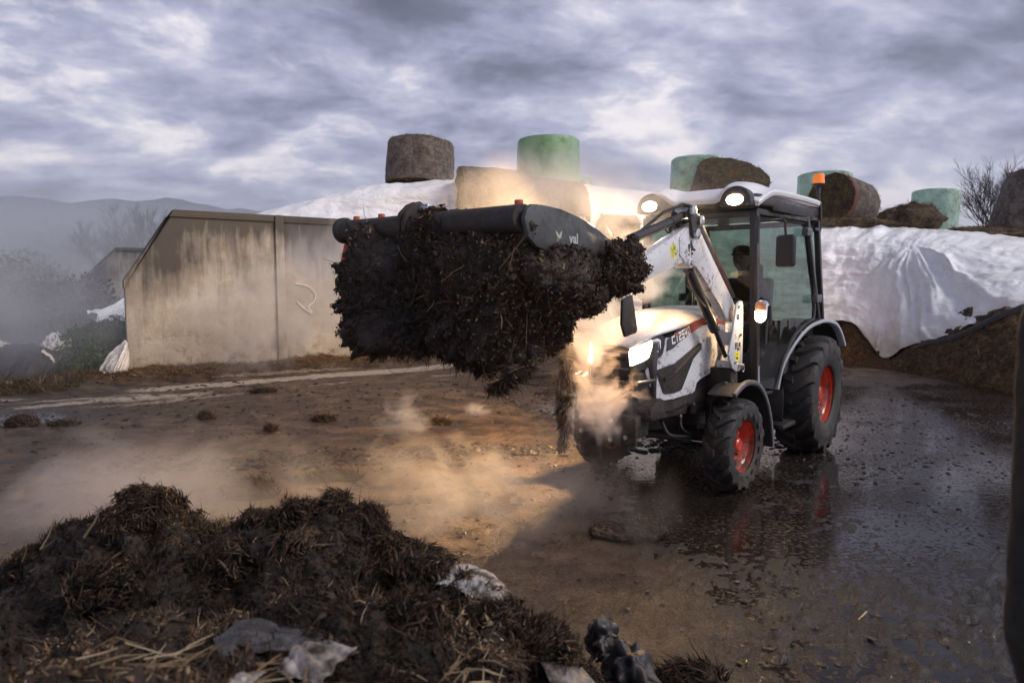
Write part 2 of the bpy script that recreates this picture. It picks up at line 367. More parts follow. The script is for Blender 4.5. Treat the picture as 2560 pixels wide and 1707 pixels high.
# liquid standing in the hollows: a level sheet, the mud pokes through it
m = bpy.data.materials.new('slurry_water'); m.use_nodes = True; t = m.node_tree; p = t.nodes['Principled BSDF']
co = ND(t, 'ShaderNodeTexCoord').outputs['Object']
sc1 = NOISE(t, MAPV(t, co, scale=(1, 1.25, 1)), 30, 8, .68); sc2 = NOISE(t, co, 1.3, 5, .6)
scum = RAMP(t, MATH(t, 'ADD', sc1, MATH(t, 'MULTIPLY', MATH(t, 'SUBTRACT', sc2, .5), .38)), [(.535, (0, 0, 0)), (.60, (1, 1, 1))])
LK(t, MIX(t, scum, (.014, .010, .008), (.030, .022, .015)), p.inputs['Base Color']); LK(t, MIX(t, scum, (.07, .07, .07), (.5, .5, .5)), p.inputs['Roughness']); p.inputs['IOR'].default_value = 1.36; p.inputs['Specular IOR Level'].default_value = .62
b1 = ND(t, 'ShaderNodeBump', inp={'Strength': .5, 'Distance': .01}); LK(t, MATH(t, 'ADD', MATH(t, 'MULTIPLY', NOISE(t, MAPV(t, co, scale=(1, 1.8, 1)), 13, 4, .5), .22), MATH(t, 'MULTIPLY', scum, MATH(t, 'MULTIPLY', sc1, .9))), b1.inputs['Height']); LK(t, b1.outputs[0], p.inputs['Normal'])
tag(MB().add([(-9.6, .4, 0), (9, .4, 0), (9, 12.4, 0), (-9.6, 12.4, 0)], [(0, 1, 2, 3)]).build('puddle_water', m, smooth=0), kind='structure')
# concrete track across the field, far left
m = mat('track_concrete', (.22, .20, .18), .9, col2=(.12, .11, .09), nscale=1.2, bump=.3)
tag(MB().add([(-40, 20.5, .30), (-12.2, 19.0, .30), (-11.6, 22.5, .30), (-40, 25.5, .30)], [(0, 1, 2, 3)]).build('field_road', m, smooth=0), kind='structure')

# ================================================================ MOUNTAINS (real distance, greyed by the haze)
ridge = [(-300, 470), (-120, 462), (0, 456), (60, 455), (130, 462), (170, 470), (215, 463), (275, 459), (330, 466), (365, 463), (392, 456), (425, 460), (460, 470), (492, 474), (530, 484), (560, 480), (620, 488), (700, 500), (800, 500), (900, 520), (1060, 530), (1300, 560), (1560, 585), (1900, 600), (2300, 590), (2700, 585)]
D0 = 2600.0
px = np.linspace(-300, 2700, 240); py = np.interp(px, [a for a, b in ridge], [b for a, b in ridge])
py = py + 3.0 * fbm(np.stack([px * .02, px * 0, px * 0], -1), 4)
mx_ = (px - 1176) / 1568 * D0; mz = 1.52 + (655 - py) / 1568 * D0
rows = []
for k, (fz, dy) in enumerate([(0, -900), (.25, -620), (.55, -320), (.8, -140), (1, 0), (.5, 500), (0, 900)]):
    zz = mz * fz; P3 = np.stack([mx_ / 160, np.full_like(mx_, dy / 160), mx_ * 0], -1)
    bump_ = fbm(P3, 4) * (0 if fz in (1, 0) else 60); rows.append(np.stack([mx_ * (1 + 0 * dy), D0 + dy + bump_ * 2, np.maximum(zz + bump_ * .5, -2)], -1))
mv = np.array(rows)
tag(np_mesh('mountains', mv.reshape(-1, 3), grid_faces(len(rows), len(px)), mat('forest_slope', (.04, .05, .045), .95, col2=(.08, .085, .07), nscale=.004), smooth=True), kind='structure')

# ================================================================ CLAMP WALLS
def concrete(name, stain_top):
    if name in MATS: return MATS[name]
    m = bpy.data.materials.new(name); m.use_nodes = True; t = m.node_tree; p = t.nodes['Principled BSDF']
    co = ND(t, 'ShaderNodeTexCoord').outputs['Object']; s = ND(t, 'ShaderNodeSeparateXYZ'); LK(t, co, s.inputs[0])
    base = RAMP(t, NOISE(t, co, 2.1, 8, .65), [(.3, (.30, .26, .21)), (.5, (.43, .38, .31)), (.7, (.54, .48, .40))])
    base = MIX(t, .5, base, RAMP(t, NOISE(t, co, 30, 6, .7), [(.3, (.6, .6, .6)), (.6, (1, 1, 1))]), 'MULTIPLY')
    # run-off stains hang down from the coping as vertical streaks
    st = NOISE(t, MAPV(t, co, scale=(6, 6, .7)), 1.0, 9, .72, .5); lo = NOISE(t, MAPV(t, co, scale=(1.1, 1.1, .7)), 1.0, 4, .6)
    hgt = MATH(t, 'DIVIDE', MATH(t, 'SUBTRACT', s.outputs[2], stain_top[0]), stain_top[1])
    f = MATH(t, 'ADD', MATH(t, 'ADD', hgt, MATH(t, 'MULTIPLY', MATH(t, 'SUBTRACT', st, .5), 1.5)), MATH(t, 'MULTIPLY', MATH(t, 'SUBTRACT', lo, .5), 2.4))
    f = MATH(t, 'ADD', f, MATH(t, 'MULTIPLY', MATH(t, 'SUBTRACT', 2.0, s.outputs[0]), .20))  # darkens towards the left end, painting in the unlit upper-left of the wall
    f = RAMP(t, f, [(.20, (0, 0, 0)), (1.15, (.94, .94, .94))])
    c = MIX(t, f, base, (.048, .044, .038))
    moss = RAMP(t, NOISE(t, MAPV(t, co, scale=(1, 1, .6), loc=(4, 0, 1)), 1.3, 6, .6), [(.60, (0, 0, 0)), (.68, (.75, .75, .75))])
    c = MIX(t, moss, c, (.085, .065, .025))
    foot = RAMP(t, MATH(t, 'ADD', s.outputs[2], MATH(t, 'MULTIPLY', NOISE(t, co, 6, 6, .7), -.9)), [(-.2, (1, 1, 1)), (.05, (0, 0, 0))])
    foot2 = RAMP(t, MATH(t, 'SUBTRACT', NOISE(t, co, 4.0, 8, .75), MATH(t, 'MULTIPLY', s.outputs[2], .14)), [(.44, (0, 0, 0)), (.60, (.85, .85, .85))])
    c = MIX(t, foot2, c, (.12, .085, .055))
    LK(t, c, p.inputs['Base Color']); p.inputs['Roughness'].default_value = .88
    b = ND(t, 'ShaderNodeBump', inp={'Strength': .6, 'Distance': .01}); LK(t, NOISE(t, co, 45, 7, .7), b.inputs['Height']); LK(t, b.outputs[0], p.inputs['Normal'])
    MATS[name] = m; return m
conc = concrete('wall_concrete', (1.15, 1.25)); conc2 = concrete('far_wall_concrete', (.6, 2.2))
WA = math.atan2(.572, .820)
wall = empty('clamp_wall', (-6.18, 10.93, 0), WA)
tag(wall, 'tall stained concrete clamp wall with a sloped end, behind the lifted bucket', 'wall')
HW = 2.76
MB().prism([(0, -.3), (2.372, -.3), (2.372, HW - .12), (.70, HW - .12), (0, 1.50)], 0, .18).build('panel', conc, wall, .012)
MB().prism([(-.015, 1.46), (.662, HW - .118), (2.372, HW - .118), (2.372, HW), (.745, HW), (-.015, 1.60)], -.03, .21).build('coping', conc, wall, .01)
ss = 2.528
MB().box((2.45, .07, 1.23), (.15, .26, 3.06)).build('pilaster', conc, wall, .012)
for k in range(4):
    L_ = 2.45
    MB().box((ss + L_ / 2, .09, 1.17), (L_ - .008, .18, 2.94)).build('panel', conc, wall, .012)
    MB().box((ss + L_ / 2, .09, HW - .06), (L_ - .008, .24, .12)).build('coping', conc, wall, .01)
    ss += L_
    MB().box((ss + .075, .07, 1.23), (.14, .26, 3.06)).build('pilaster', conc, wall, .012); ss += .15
# a light cable hangs in a loop on the second panel
MB().tube(crom([(2.72, -.02, 1.55), (2.95, -.03, 1.50), (3.08, -.03, 1.36), (3.04, -.03, 1.22), (2.94, -.03, 1.12), (3.02, -.02, 1.02)], 26), .009, 6).build('cable', mat('white_cable', (.80, .78, .74), .6), wall)
MB().tube(crom([(2.74, -.02, 1.22), (2.86, -.03, 1.10), (3.0, -.02, 1.00)], 12), .010, 6).build('cable', MATS['white_cable'], wall)
MB().tube(crom([(3.55, -.02, 1.95), (3.75, -.03, 1.82), (3.98, -.03, 1.80), (4.2, -.02, 1.86)], 18), .011, 6).build('cable', MATS['white_cable'], wall)
w2 = empty('clamp_wall', (-14.2, 22.4, 0), R(30)); tag(w2, 'distant second clamp wall with a sloped end, seen through the mist', 'wall')
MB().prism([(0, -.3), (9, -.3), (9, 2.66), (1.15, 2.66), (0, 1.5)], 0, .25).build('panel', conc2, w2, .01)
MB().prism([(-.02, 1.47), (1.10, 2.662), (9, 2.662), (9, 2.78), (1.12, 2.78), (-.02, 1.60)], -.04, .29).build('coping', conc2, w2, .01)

# ================================================================ WHITE SILAGE SHEET AND THE HEAP UNDER IT
cols = [560, 700, 830, 960, 1100, 1250, 1400, 1550, 1700, 1870, 1960, 2040, 2110, 2200, 2320, 2440]
def wp(row): return np.array(row, float)
crest = wp([(-6.216,16.0,3.029), (-4.793,16.0,3.447), (-3.478,16.0,3.774), (-2.17,16.0,3.883), (-0.764,16.0,3.873), (0.744,16.0,3.824), (2.252,16.0,3.734), (3.764,16.0,3.556), (5.213,15.8,3.315), (6.787,15.5,2.894), (7.57,15.3,2.848), (8.234,15.1,2.812), (8.844,15.0,2.756), (9.571,14.8,2.675), (10.484,14.5,2.506), (11.434,14.3,2.349)])
shou = wp([(-5.679,14.6,2.669), (-4.473,14.9,2.925), (-3.271,15.0,3.074), (-2.055,15.1,3.085), (-0.723,15.1,3.038), (0.7,15.0,2.934), (2.106,14.9,2.832), (3.472,14.7,2.676), (4.769,14.4,2.518), (6.188,14.1,2.4), (6.892,13.9,2.37), (7.432,13.6,2.334), (7.798,13.2,2.302), (8.357,12.9,2.244), (8.98,12.4,2.122), (9.608,12.0,2.012)])
midr = wp([(-5.583,14.3,2.017), (-4.402,14.6,2.119), (-3.221,14.7,2.169), (-2.025,14.8,2.174), (-0.713,14.8,2.127), (0.685,14.6,2.027), (2.061,14.5,1.841), (3.397,14.3,1.656), (4.662,14.0,1.564), (6.043,13.7,1.52), (6.727,13.5,1.52), (7.2,13.1,1.395), (7.485,12.6,1.416), (7.877,12.1,1.482), (8.43,11.6,1.593), (8.991,11.2,1.626)])
lowr = wp([(-5.561,14.2,1.475), (-4.388,14.5,1.474), (-3.212,14.6,1.474), (-2.019,14.7,1.427), (-0.706,14.6,1.288), (0.679,14.4,1.017), (2.044,14.3,0.856), (3.366,14.1,0.802), (4.617,13.8,0.774), (6.108,13.4,0.804), (6.576,13.1,0.744), (6.878,12.5,0.154), (7.115,11.9,0.495), (7.463,11.4,0.721), (7.877,10.8,1.115), (8.373,10.4,1.256)])
back = crest + np.array([0, 5, -.1]); back2 = crest + np.array([0, 11, -.3]); back3 = crest * np.array([1, 1, 0]) + np.array([0, 14, .0])
NU, NV = 420, 200
ctl = np.array([crom(r_, NU) for r_ in (back3, back2, back, crest, shou, midr, lowr)])      # 7 x NU x 3
sheet = np.transpose(np.array([crom(ctl[:, i], NV) for i in range(NU)]), (1, 0, 2))           # NV x NU x 3
U = np.linspace(0, 15, NU)[None, :] * np.ones((NV, 1)); Vv = np.linspace(0, 6, NV)[:, None] * np.ones((1, NU))
nrm = normals_of(sheet.reshape(-1, 3), grid_faces(NV, NU)).reshape(NV, NU, 3); nrm *= np.sign(nrm[..., 2:3] - nrm[..., 1:2] + 1e-9)
du = (U - 11.75) * .75; dv = (Vv - 3.95); ra = np.hypot(du, dv) + 1e-3; an = np.arctan2(du, dv) + .22 * fbm(np.stack([U * 1.3, Vv * 1.3, U * 0 + 9], -1), 3)
below = sstep(-.1, .4, dv)
fold = np.abs(vnoise(np.stack([an * 4.2, ra * .25, an * 0], -1))) * .22 * sstep(.05, .9, ra) * below * sstep(3.6, 1.2, ra)
fold2 = .055 * vnoise(np.stack([an * 13, ra * .4, an * 0 + 7], -1)) * sstep(.1, .8, ra) * below * sstep(4.2, 1.0, ra)
crea = .05 * fbm(np.stack([U * .9, Vv * 5.5 + U * .6, U * 0], -1), 4) * sstep(11.6, 10.5, U)
topf = .07 * fbm(np.stack([U * 2.6 + Vv * 1.1, Vv * 1.4, U * 0 + 3], -1), 4) + .035 * fbm(np.stack([U * 3, Vv * 9, U * 0], -1), 3)
dsp = fold - fold2 + crea + topf
sheet2 = sheet + nrm * dsp[..., None]
m = bpy.data.materials.new('white_film'); m.use_nodes = True; t = m.node_tree; p = t.nodes['Principled BSDF']
co = ND(t, 'ShaderNodeTexCoord').outputs['Object']
c = MIX(t, RAMP(t, NOISE(t, co, 1.1, 8, .68), [(.50, (0, 0, 0)), (.72, (.6, .6, .6))]), (.90, .90, .92), (.72, .67, .62))
sp = ND(t, 'ShaderNodeSeparateXYZ'); LK(t, co, sp.inputs[0])
dz = RAMP(t, MATH(t, 'ADD', sp.outputs[2], MATH(t, 'MULTIPLY', NOISE(t, co, 2.6, 7, .7), -.9)), [(0, (.6, .6, .6)), (.45, (0, 0, 0))])
c = MIX(t, dz, c, (.42, .34, .25)); LK(t, c, p.inputs['Base Color'])
p.inputs['Roughness'].default_value = .32
b1 = ND(t, 'ShaderNodeBump', inp={'Strength': .95, 'Distance': .05}); LK(t, NOISE(t, MAPV(t, co, scale=(1, 1, 2.6)), 2.6, 7, .6, 1.2), b1.inputs['Height']); LK(t, b1.outputs[0], p.inputs['Normal'])
MATS['white_film'] = m
shv = sheet2.reshape(-1, 3)
so_ = np_mesh('silage_sheet', shv, grid_faces(NV, NU), m)
sm_ = so_.modifiers.new('t', 'SOLIDIFY'); sm_.thickness = .012
tag(so_, 'large wrinkled white plastic sheet draped over the silage mound behind the tractor', 'plastic sheet')
# the heap whose cut face shows below the sheet's edge
gline = wp([(-6.479,16.423) + (0,), (-5.007,16.423) + (0,), (-3.639,16.423) + (0,), (-2.272,16.423) + (0,), (-0.773,15.872) + (0,), (0.719,15.158) + (0,), (2.096,14.596) + (0,), (3.416,14.243) + (0,), (4.619,13.745) + (0,), (5.867,12.987) + (0,), (6.394,12.706) + (0,), (6.642,12.055) + (0,), (6.751,11.247) + (0,), (6.941,10.539) + (0,), (7.064,9.589) + (0,), (7.01,8.6) + (0,)])
gline[:, 2] = -.08
lo2 = lowr + np.array([0, .12, .06]); mi2 = midr + np.array([0, .55, -.05]); belly = lowr * .45 + gline * .55 + np.array([0, .0, .10])
sk = np.array([crom(r_, 520) for r_ in (mi2, lo2, belly, gline)]); hp = np.transpose(np.array([crom(sk[:, i], 110) for i in range(520)]), (1, 0, 2))
hF = grid_faces(110, 520); hn_ = normals_of(hp.reshape(-1, 3), hF).reshape(110, 520, 3); hn_ *= -np.sign(hn_[..., 1:2] + 1e-9)
wgt = sstep(0, 40, np.arange(110))[:, None, None]
hp = hp + hn_ * (.16 * fbm(hp * 1.6, 5)[..., None] + .06 * np.abs(fbm(hp * 7, 4))[..., None]) * wgt
m = mat('silage_brown', (.12, .074, .034), .9, col2=(.28, .175, .08), nscale=5, nfac=.35, dirt=(.012, .009, .006), dscale=14, damt=.5, bump=1, bscale=30, detail=9)
ho = np_mesh('silage_heap', hp.reshape(-1, 3), hF, m); tag(ho, 'brown cut face of the silage heap below the white sheet, right of the tractor', 'silage heap')
sel = hp[46:, 250:].reshape(-1, 3); seln = hn_[46:, 250:].reshape(-1, 3)
fibres('loose_silage', attr_mat('straw_gold'), sel, seln, 16000, .06, .004, parent=ho, lift=.35, seed=5, droop=.1)
# black underlay showing as a rolled edge along the sheet
e0 = crom(lowr, NU)[np.linspace(0, 15, NU) > 10.6]
edge = e0 + np.array([-.03, -.17, -.03]) + .03 * np.stack([vnoise(e0 * 3), vnoise(e0 * 3 + 9), vnoise(e0 * 3 + 5)], -1)
wdt = .035 + .045 * sstep(11.2, 13, np.linspace(10.6, 15, len(edge)))
MBk = MB().tube([tuple(q) for q in edge[::3]], [float(a) for a in wdt[::3]], 9)
black_film = mat('black_film', (.016, .016, .018), .5, col2=(.035, .034, .036), nscale=8, dirt=(.06, .045, .03), dscale=12, damt=.2, bump=.9, bscale=9)
bo = MBk.build('black_plastic_edge', black_film); tag(bo, 'rolled black plastic edge running down under the white sheet at the right', 'plastic sheet')
# straw left on top of the sheet, under and beside the bales
def lump(name, c, d, m, seed=0, amp=.25, freq=2.0, res=40, parent=None, rot=0, flat=0.0, fine=.10, ff=9):
    u = np.linspace(0, math.pi, res)[:, None]; v_ = np.linspace(0, 2 * math.pi, res * 2, endpoint=False)[None, :]
    P = np.stack([np.sin(u) * np.cos(v_), np.sin(u) * np.sin(v_), np.cos(u) * np.ones_like(v_)], -1)
    off = np.array([seed * 3.7, seed * 1.3, seed * 7.1]); r_ = 1 + amp * fbm(P * freq + off, 4) + fine * np.abs(fbm(P * ff + off, 4)) - fine * .4
    Q = P * r_[..., None] * np.array(d) / 2
    if flat: Q[..., 2] = np.maximum(Q[..., 2], -d[2] / 2 * flat)
    ca, sa = math.cos(rot), math.sin(rot); Q = np.stack([Q[..., 0] * ca - Q[..., 1] * sa, Q[..., 0] * sa + Q[..., 1] * ca, Q[..., 2]], -1)
    V = Q.reshape(-1, 3) + np.array(c); F = grid_faces(res, res * 2, True)
    o = np_mesh(name, V, F, m, parent); nn = (P * np.array(d)[::-1].clip(.1)).reshape(-1, 3); nn = nn / np.linalg.norm(nn, axis=1)[:, None]
    return o, V, nn
brown_straw = mat('brown_straw', (.060, .040, .022), .92, col2=(.17, .115, .055), nscale=9, nfac=.3, dirt=(.020, .014, .009), dscale=22, damt=.45, bump=1, bscale=40, detail=9)
for (px_, c, d, lb) in [(0, (8.577,14.8,2.934), (1.25, .7, .62), 'loose brown straw heap on the white sheet, left of the far right green bale'),
                         (1, (7.226,14.7,2.814), (2.1, .5, .26), 'thin brown straw spill on the sheet below the red netted bale'),
                         (2, (9.813,14.2,2.593), (2.2, .6, .24), 'brown straw spill along the sheet at the foot of the leaning bale')]:
    o, V_, n_ = lump('straw_spill', c, d, brown_straw, seed=px_ + 2, amp=.5, freq=1.6)
    tag(o, lb, 'straw heap'); fibres('loose_straw', attr_mat('straw_gold'), V_, n_, 1500, .07, .004, parent=o, seed=px_)

# ================================================================ BALES
net_grey = mat('net_wrap_grey', (.10, .078, .062), .9, col2=(.21, .175, .15), nscale=11, nfac=.35, dirt=(.045, .030, .022), dscale=26, damt=.42, bump=.9, bscale=60, detail=8)
net_red = mat('net_edge_red', (.20, .055, .05), .9, col2=(.12, .05, .045), nscale=20, bump=.8, bscale=60)
straw_face = mat('bale_face_straw', (.045, .030, .015), .95, col2=(.125, .095, .035), nscale=14, nfac=.35, dirt=(.018, .012, .008), dscale=30, damt=.5, bump=1, bscale=50, detail=9)
green_film = mat('green_film', (.25, .40, .31), .34, col2=(.37, .53, .43), nscale=4, nfac=.25, dirt=(.20, .25, .19), dscale=7, damt=.35, bump=.9, bscale=7, detail=8)
green_dark = mat('green_film_deep', (.09, .24, .09), .34, col2=(.22, .38, .22), nscale=3.2, nfac=.25, dirt=(.24, .33, .24), dscale=6, damt=.3, bump=.9, bscale=7, detail=8)
def bale(c, rad_, ht, axis, m, label, group, kind='net', seed=0, tip=None, taper=0., red=False):
    """c = centre; axis = unit vector of the roll"""
    e = empty('round_bale', tuple(c)); tag(e, label, 'bale', group)
    A_ = Vector(axis).normalized(); n = 72; u = A_.orthogonal().normalized(); q = A_.cross(u)
    prof = [(-.5, 0.0), (-.5, .55), (-.5, .86), (-.488, .95), (-.455, .992), (-.3, 1.0), (-.1, 1.01), (.1, 1.01), (.3, 1.0), (.455, .992), (.488, .95), (.5, .86), (.5, .55), (.5, 0.)]
    if kind == 'net': prof = [(-.5, 0.0), (-.5, .6), (-.498, .93), (-.485, .985), (-.3, 1.0), (-.1, 1.01), (.1, 1.01), (.3, 1.0), (.485, .985), (.498, .93), (.5, .6), (.5, 0.)]
    fine_prof = crom([(a, b, 0) for a, b in prof], 90)[:, :2]
    th = np.linspace(0, 2 * math.pi, n, endpoint=False)
    Pn = np.stack([fine_prof[:, 0][:, None] * np.ones(n), np.cos(th)[None] * fine_prof[:, 1][:, None], np.sin(th)[None] * fine_prof[:, 1][:, None]], -1)
    dis = .035 * fbm(Pn * 2.2 + seed * 5.1, 4) + (.022 * fbm(Pn * np.array([26, 5, 5]) + seed, 3) if kind == 'net' else .016 * np.abs(fbm(Pn * np.array([16, 4, 4]) + seed, 3)) + .022 * vnoise(Pn * np.array([1.2, 5, 5]) + seed))
    rr_ = (1 + dis + taper * fine_prof[:, 0][:, None]); hh = fine_prof[:, 0][:, None] * (1 + .03 * fbm(Pn * 1.5 + seed + 40, 2))
    if kind == 'net': hh = hh * (1 + .05 * fbm(Pn * 6 + seed, 4) * (np.abs(fine_prof[:, 0][:, None]) > .49))
    W3 = (np.array(A_)[None, None] * (hh * ht)[..., None] + np.array(u)[None, None] * (Pn[..., 1] * rr_ * rad_)[..., None] + np.array(q)[None, None] * (Pn[..., 2] * rr_ * rad_)[..., None])
    F = grid_faces(90, n, True); ring = F[:, 0] // n
    pr = fine_prof[:, 1][ring]; sidef = (pr > .965)
    if kind == 'net':
        def sub(mask, nm, mm):
            f = F[mask]; us, inv = np.unique(f, return_inverse=True)
            return np_mesh(nm, W3.reshape(-1, 3)[us], inv.reshape(f.shape), mm, e)
        x0 = fine_prof[:, 0][ring]; redm = sidef & (x0 < -.40) if red else np.zeros(len(F), bool)
        sub(sidef & ~redm, 'net_wrap', m)
        if red: sub(redm, 'net_edge', net_red)
        sub((~sidef) & (x0 < 0), 'straw_face', straw_face); sub((~sidef) & (x0 > 0), 'straw_face', straw_face)
        cap = (np.abs(Pn[..., 0]) > .47).reshape(-1); V_ = W3.reshape(-1, 3)[cap]; nn = np.sign(Pn[..., 0].reshape(-1)[cap])[:, None] * np.array(A_)[None] + .3 * (V_ / rad_)
        fibres('straw_fringe', attr_mat('straw_gold'), V_, nn / np.linalg.norm(nn, axis=1)[:, None], 1600, .055, .0035, parent=e, lift=.7, seed=seed, bend=.3)
    else:
        o = np_mesh('film_wrap', W3.reshape(-1, 3), F, m, e)
    return e
GB = 'green wrapped bales standing on the mound'; NB = 'net wrapped straw bales on the mound'
V3 = lambda *a: a
bale((-2.195,16.6,4.371), .80, 1.0, (.04, .10, 1), net_grey, 'upright grey net wrapped bale standing alone at the left of the mound', NB, seed=1, taper=-.04)
bale((-0.459,15.2,3.284), .78, 1.45, (1, .25, -.02), net_grey, 'slumped brown bale lying half hidden in steam between two upright bales', NB, seed=2)
bale((0.791,14.6,3.015), .72, 1.2, (.9, -.6, -.15), net_grey, 'frayed brown bale lying in steam below the dark green bale', NB, seed=3)
bale((0.821,15.6,4.18), .69, 1.15, (0, 0, 1), green_dark, 'dark green wrapped bale standing upright behind the steam', GB, 'film', seed=4)
bale((1.626,19.0,3.867), .62, .95, (1, .2, 0), green_film, 'low pale green bale peeping out right of the dark green bale', GB, 'film', seed=5)
bale((4.559,17.0,3.968), .66, 1.25, (.02, 0, 1), green_film, 'pale green wrapped bale behind the tilted straw bale over the cab roof', GB, 'film', seed=6)
bale((4.827,15.6,3.505), .80, 1.15, (-.10, .55, -.80), net_grey, 'tilted net wrapped bale with mossy straw face above the cab roof', NB, seed=7)
bale((8.343,18.5,3.874), .68, 1.2, (0, 0, 1), green_film, 'pale green bale mostly hidden behind the orange beacon', GB, 'film', seed=8)
bale((7.673,16.0,3.427), .57, 1.15, (.80, .60, -.10), net_grey, 'net wrapped bale with a red edge lying on its side beside the beacon', NB, seed=9, red=True)
bale((12.603,20.6,3.693), .62, 1.25, (.03, 0, 1), green_film, 'pale green wrapped bale standing alone at the right of the mound', GB, 'film', seed=10, taper=.05)
bale((11.041,14.6,3.033), .72, 1.35, (.42, .1, 1), net_grey, 'leaning brown net wrapped bale cut by the right edge', NB, seed=11)
bale((2.018,13.2,2.476), .38, .6, (1, .3, 0), net_grey, 'small round brown straw roll in the steam above the loader arm', NB, seed=12)

# ================================================================ BARE TREES
bark = mat('bark', (.055, .045, .040), .95, col2=(.09, .075, .065), nscale=9)
def tree(base, H_, seed, label, cat='tree', spread=.55, depth=6, trunk=.16, multi=1, lean=0):
    rg = random.Random(seed); e = empty('bare_tree', base); tag(e, label, cat, 'bare trees beyond the yard')
    tb, cb_ = MB(), MB()
    def br(p, d, L, r, k):
        if k > depth or r < .0035: return
        n = 4; pts = [p]; dd = d.copy()
        for i in range(n):
            dd = (dd + Vector((rg.gauss(0, .13), rg.gauss(0, .13), rg.gauss(.05, .08)))).normalized(); pts.append(pts[-1] + dd * L / n)
        (tb if k <= 1 else cb_).tube(pts, [r * (1 - .42 * i / n) for i in range(n + 1)], 6 if k < 3 else 3, cap=False)
        kids = 2 if k == 0 else rg.choice((2, 3, 3))
        for q in range(kids + (1 if k > 2 else 0)):
            t_ = rg.uniform(.35, 1) if q else 1; pos = pts[min(n, int(t_ * n + .5))]
            ax = Vector((rg.gauss(0, 1), rg.gauss(0, 1), rg.gauss(0, .4))).normalized()
            nd = (dd + ax * spread * rg.uniform(.7, 1.3)).normalized(); br(pos, nd, L * rg.uniform(.62, .82), r * rg.uniform(.54, .68), k + 1)
    for q in range(multi):
        a_ = q * 2.4; br(Vector((math.cos(a_) * .25 * (multi > 1), math.sin(a_) * .25 * (multi > 1), -.1)), Vector((math.cos(a_) * .35 * (multi > 1) + lean, math.sin(a_) * .3 * (multi > 1), 1)).normalized(), H_ * .30, trunk, 0)
    tb.build('trunk', bark, e, smooth=60); cb_.build('crown', bark, e, smooth=60)
tree((29.4, 38.0, 0), 9.6, 3, 'bare branching tree at the far right behind the leaning bale', depth=8, multi=5, trunk=.13, spread=.42)
tree((-27.5, 42, .2), 5.6, 5, 'small bare tree fading into the mist at the far left', depth=7, multi=4, trunk=.12, spread=.6)
tree((-18.6, 33, .2), 5.3, 8, 'bare shrub like tree just left of the first clamp wall top', depth=7, multi=5, trunk=.10, spread=.5)
tree((-17.0, 33, .2), 5.6, 9, 'bare tree standing against the sloped end of the clamp wall', depth=7, multi=4, trunk=.10, spread=.5)

# ================================================================ LEFT SIDE: SCRUB, NETTLES, PLASTIC LITTER
def leafmat(name, a, b, c):
    attr_ramp[name] = [(0, a), (.5, b), (1, c)]; return attr_mat(name, .8)
nettle = leafmat('nettle_leaf', (.018, .035, .012), (.035, .075, .022), (.075, .14, .04))
scrub = leafmat('scrub_leaf', (.030, .026, .018), (.060, .055, .032), (.10, .095, .05))
def bush(c, d, m, n, size, label, cat, group, seed, name='bush', core=None):
    e = empty(name, (c[0], c[1], c[2])); tag(e, label, cat, group)
    rg = np.random.default_rng(seed); P = rg.normal(0, 1, (n, 3)); P /= np.linalg.norm(P, axis=1)[:, None]; P[:, 2] = np.abs(P[:, 2])
    r_ = (1 + .35 * fbm(P * 2.2 + seed, 3)) * rg.random(n) ** .22; P = P * r_[:, None] * np.array(d) * np.array([.5, .5, 1])
    s_ = size * np.exp(rg.normal(0, .3, n)); a1 = rg.normal(0, 1, (n, 3)); a1 /= np.linalg.norm(a1, axis=1)[:, None]; a2 = np.cross(a1, rg.normal(0, 1, (n, 3))); a2 /= np.linalg.norm(a2, axis=1)[:, None]
    V = np.stack([P - a1 * s_[:, None] * .5, P + a2 * s_[:, None] * .32, P + a1 * s_[:, None] * .6, P - a2 * s_[:, None] * .32], 1)
    tv = np.clip(.5 + .35 * vnoise(P * 3) + rg.normal(0, .18, n), 0, 1)
    np_mesh('foliage', V.reshape(-1, 3), np.arange(n * 4).reshape(-1, 4), m, e, False, {'tint': np.repeat(tv, 4)})['kind'] = 'stuff'
    st = MB(); r2 = random.Random(seed)
    for k in range(26):
        a_ = r2.uniform(0, 6.28); q = r2.uniform(.1, .45); st.tube([(0.3 * q * math.cos(a_) * d[0], .3 * q * math.sin(a_) * d[1], -.1), (q * math.cos(a_) * d[0], q * math.sin(a_) * d[1], d[2] * r2.uniform(.6, 1.08))], [.010, .004], 4, cap=False)
    st.build('stems', bark, e)
    return e
bush((-7.05, 11.9, 0), (2.0, 2.2, .95), nettle, 9000, .055, 'low green nettle patch growing against the end of the concrete wall', 'nettles', None, 3, 'nettle_patch')
bush((-8.1, 13.4, 0), (2.2, 2.0, .85), nettle, 6000, .06, 'second nettle clump farther back below the white torn sheet', 'nettles', None, 4, 'nettle_patch')
HB = 'scrub bushes in the misty hedgerow'
for i, (x, y, dx, hz_, lb) in enumerate([(-11.0, 16.5, 3.4, 1.25, 'brown brambly bush behind the green nettles'), (-14.2, 17.6, 3.8, 1.35, 'brown brambly bush at the far left edge'), (-12.6, 19.2, 3.8, 1.75, 'taller hazy bush behind the concrete track'), (-17.5, 24, 5.0, 2.5, 'tall hazy thicket at the left edge of the hedgerow'),
                                     (-13.3, 25.5, 4.5, 2.4, 'hazy thicket in the middle of the hedgerow'), (-21.5, 30, 6, 3.1, 'misty thicket below the small bare tree'), (-14.5, 31, 6, 2.9, 'misty thicket left of the far clamp wall')]):
    bush((x, y, 0), (dx, dx * .8, hz_), scrub, 7000, .09 + .008 * i, lb, 'bush', HB, 20 + i)
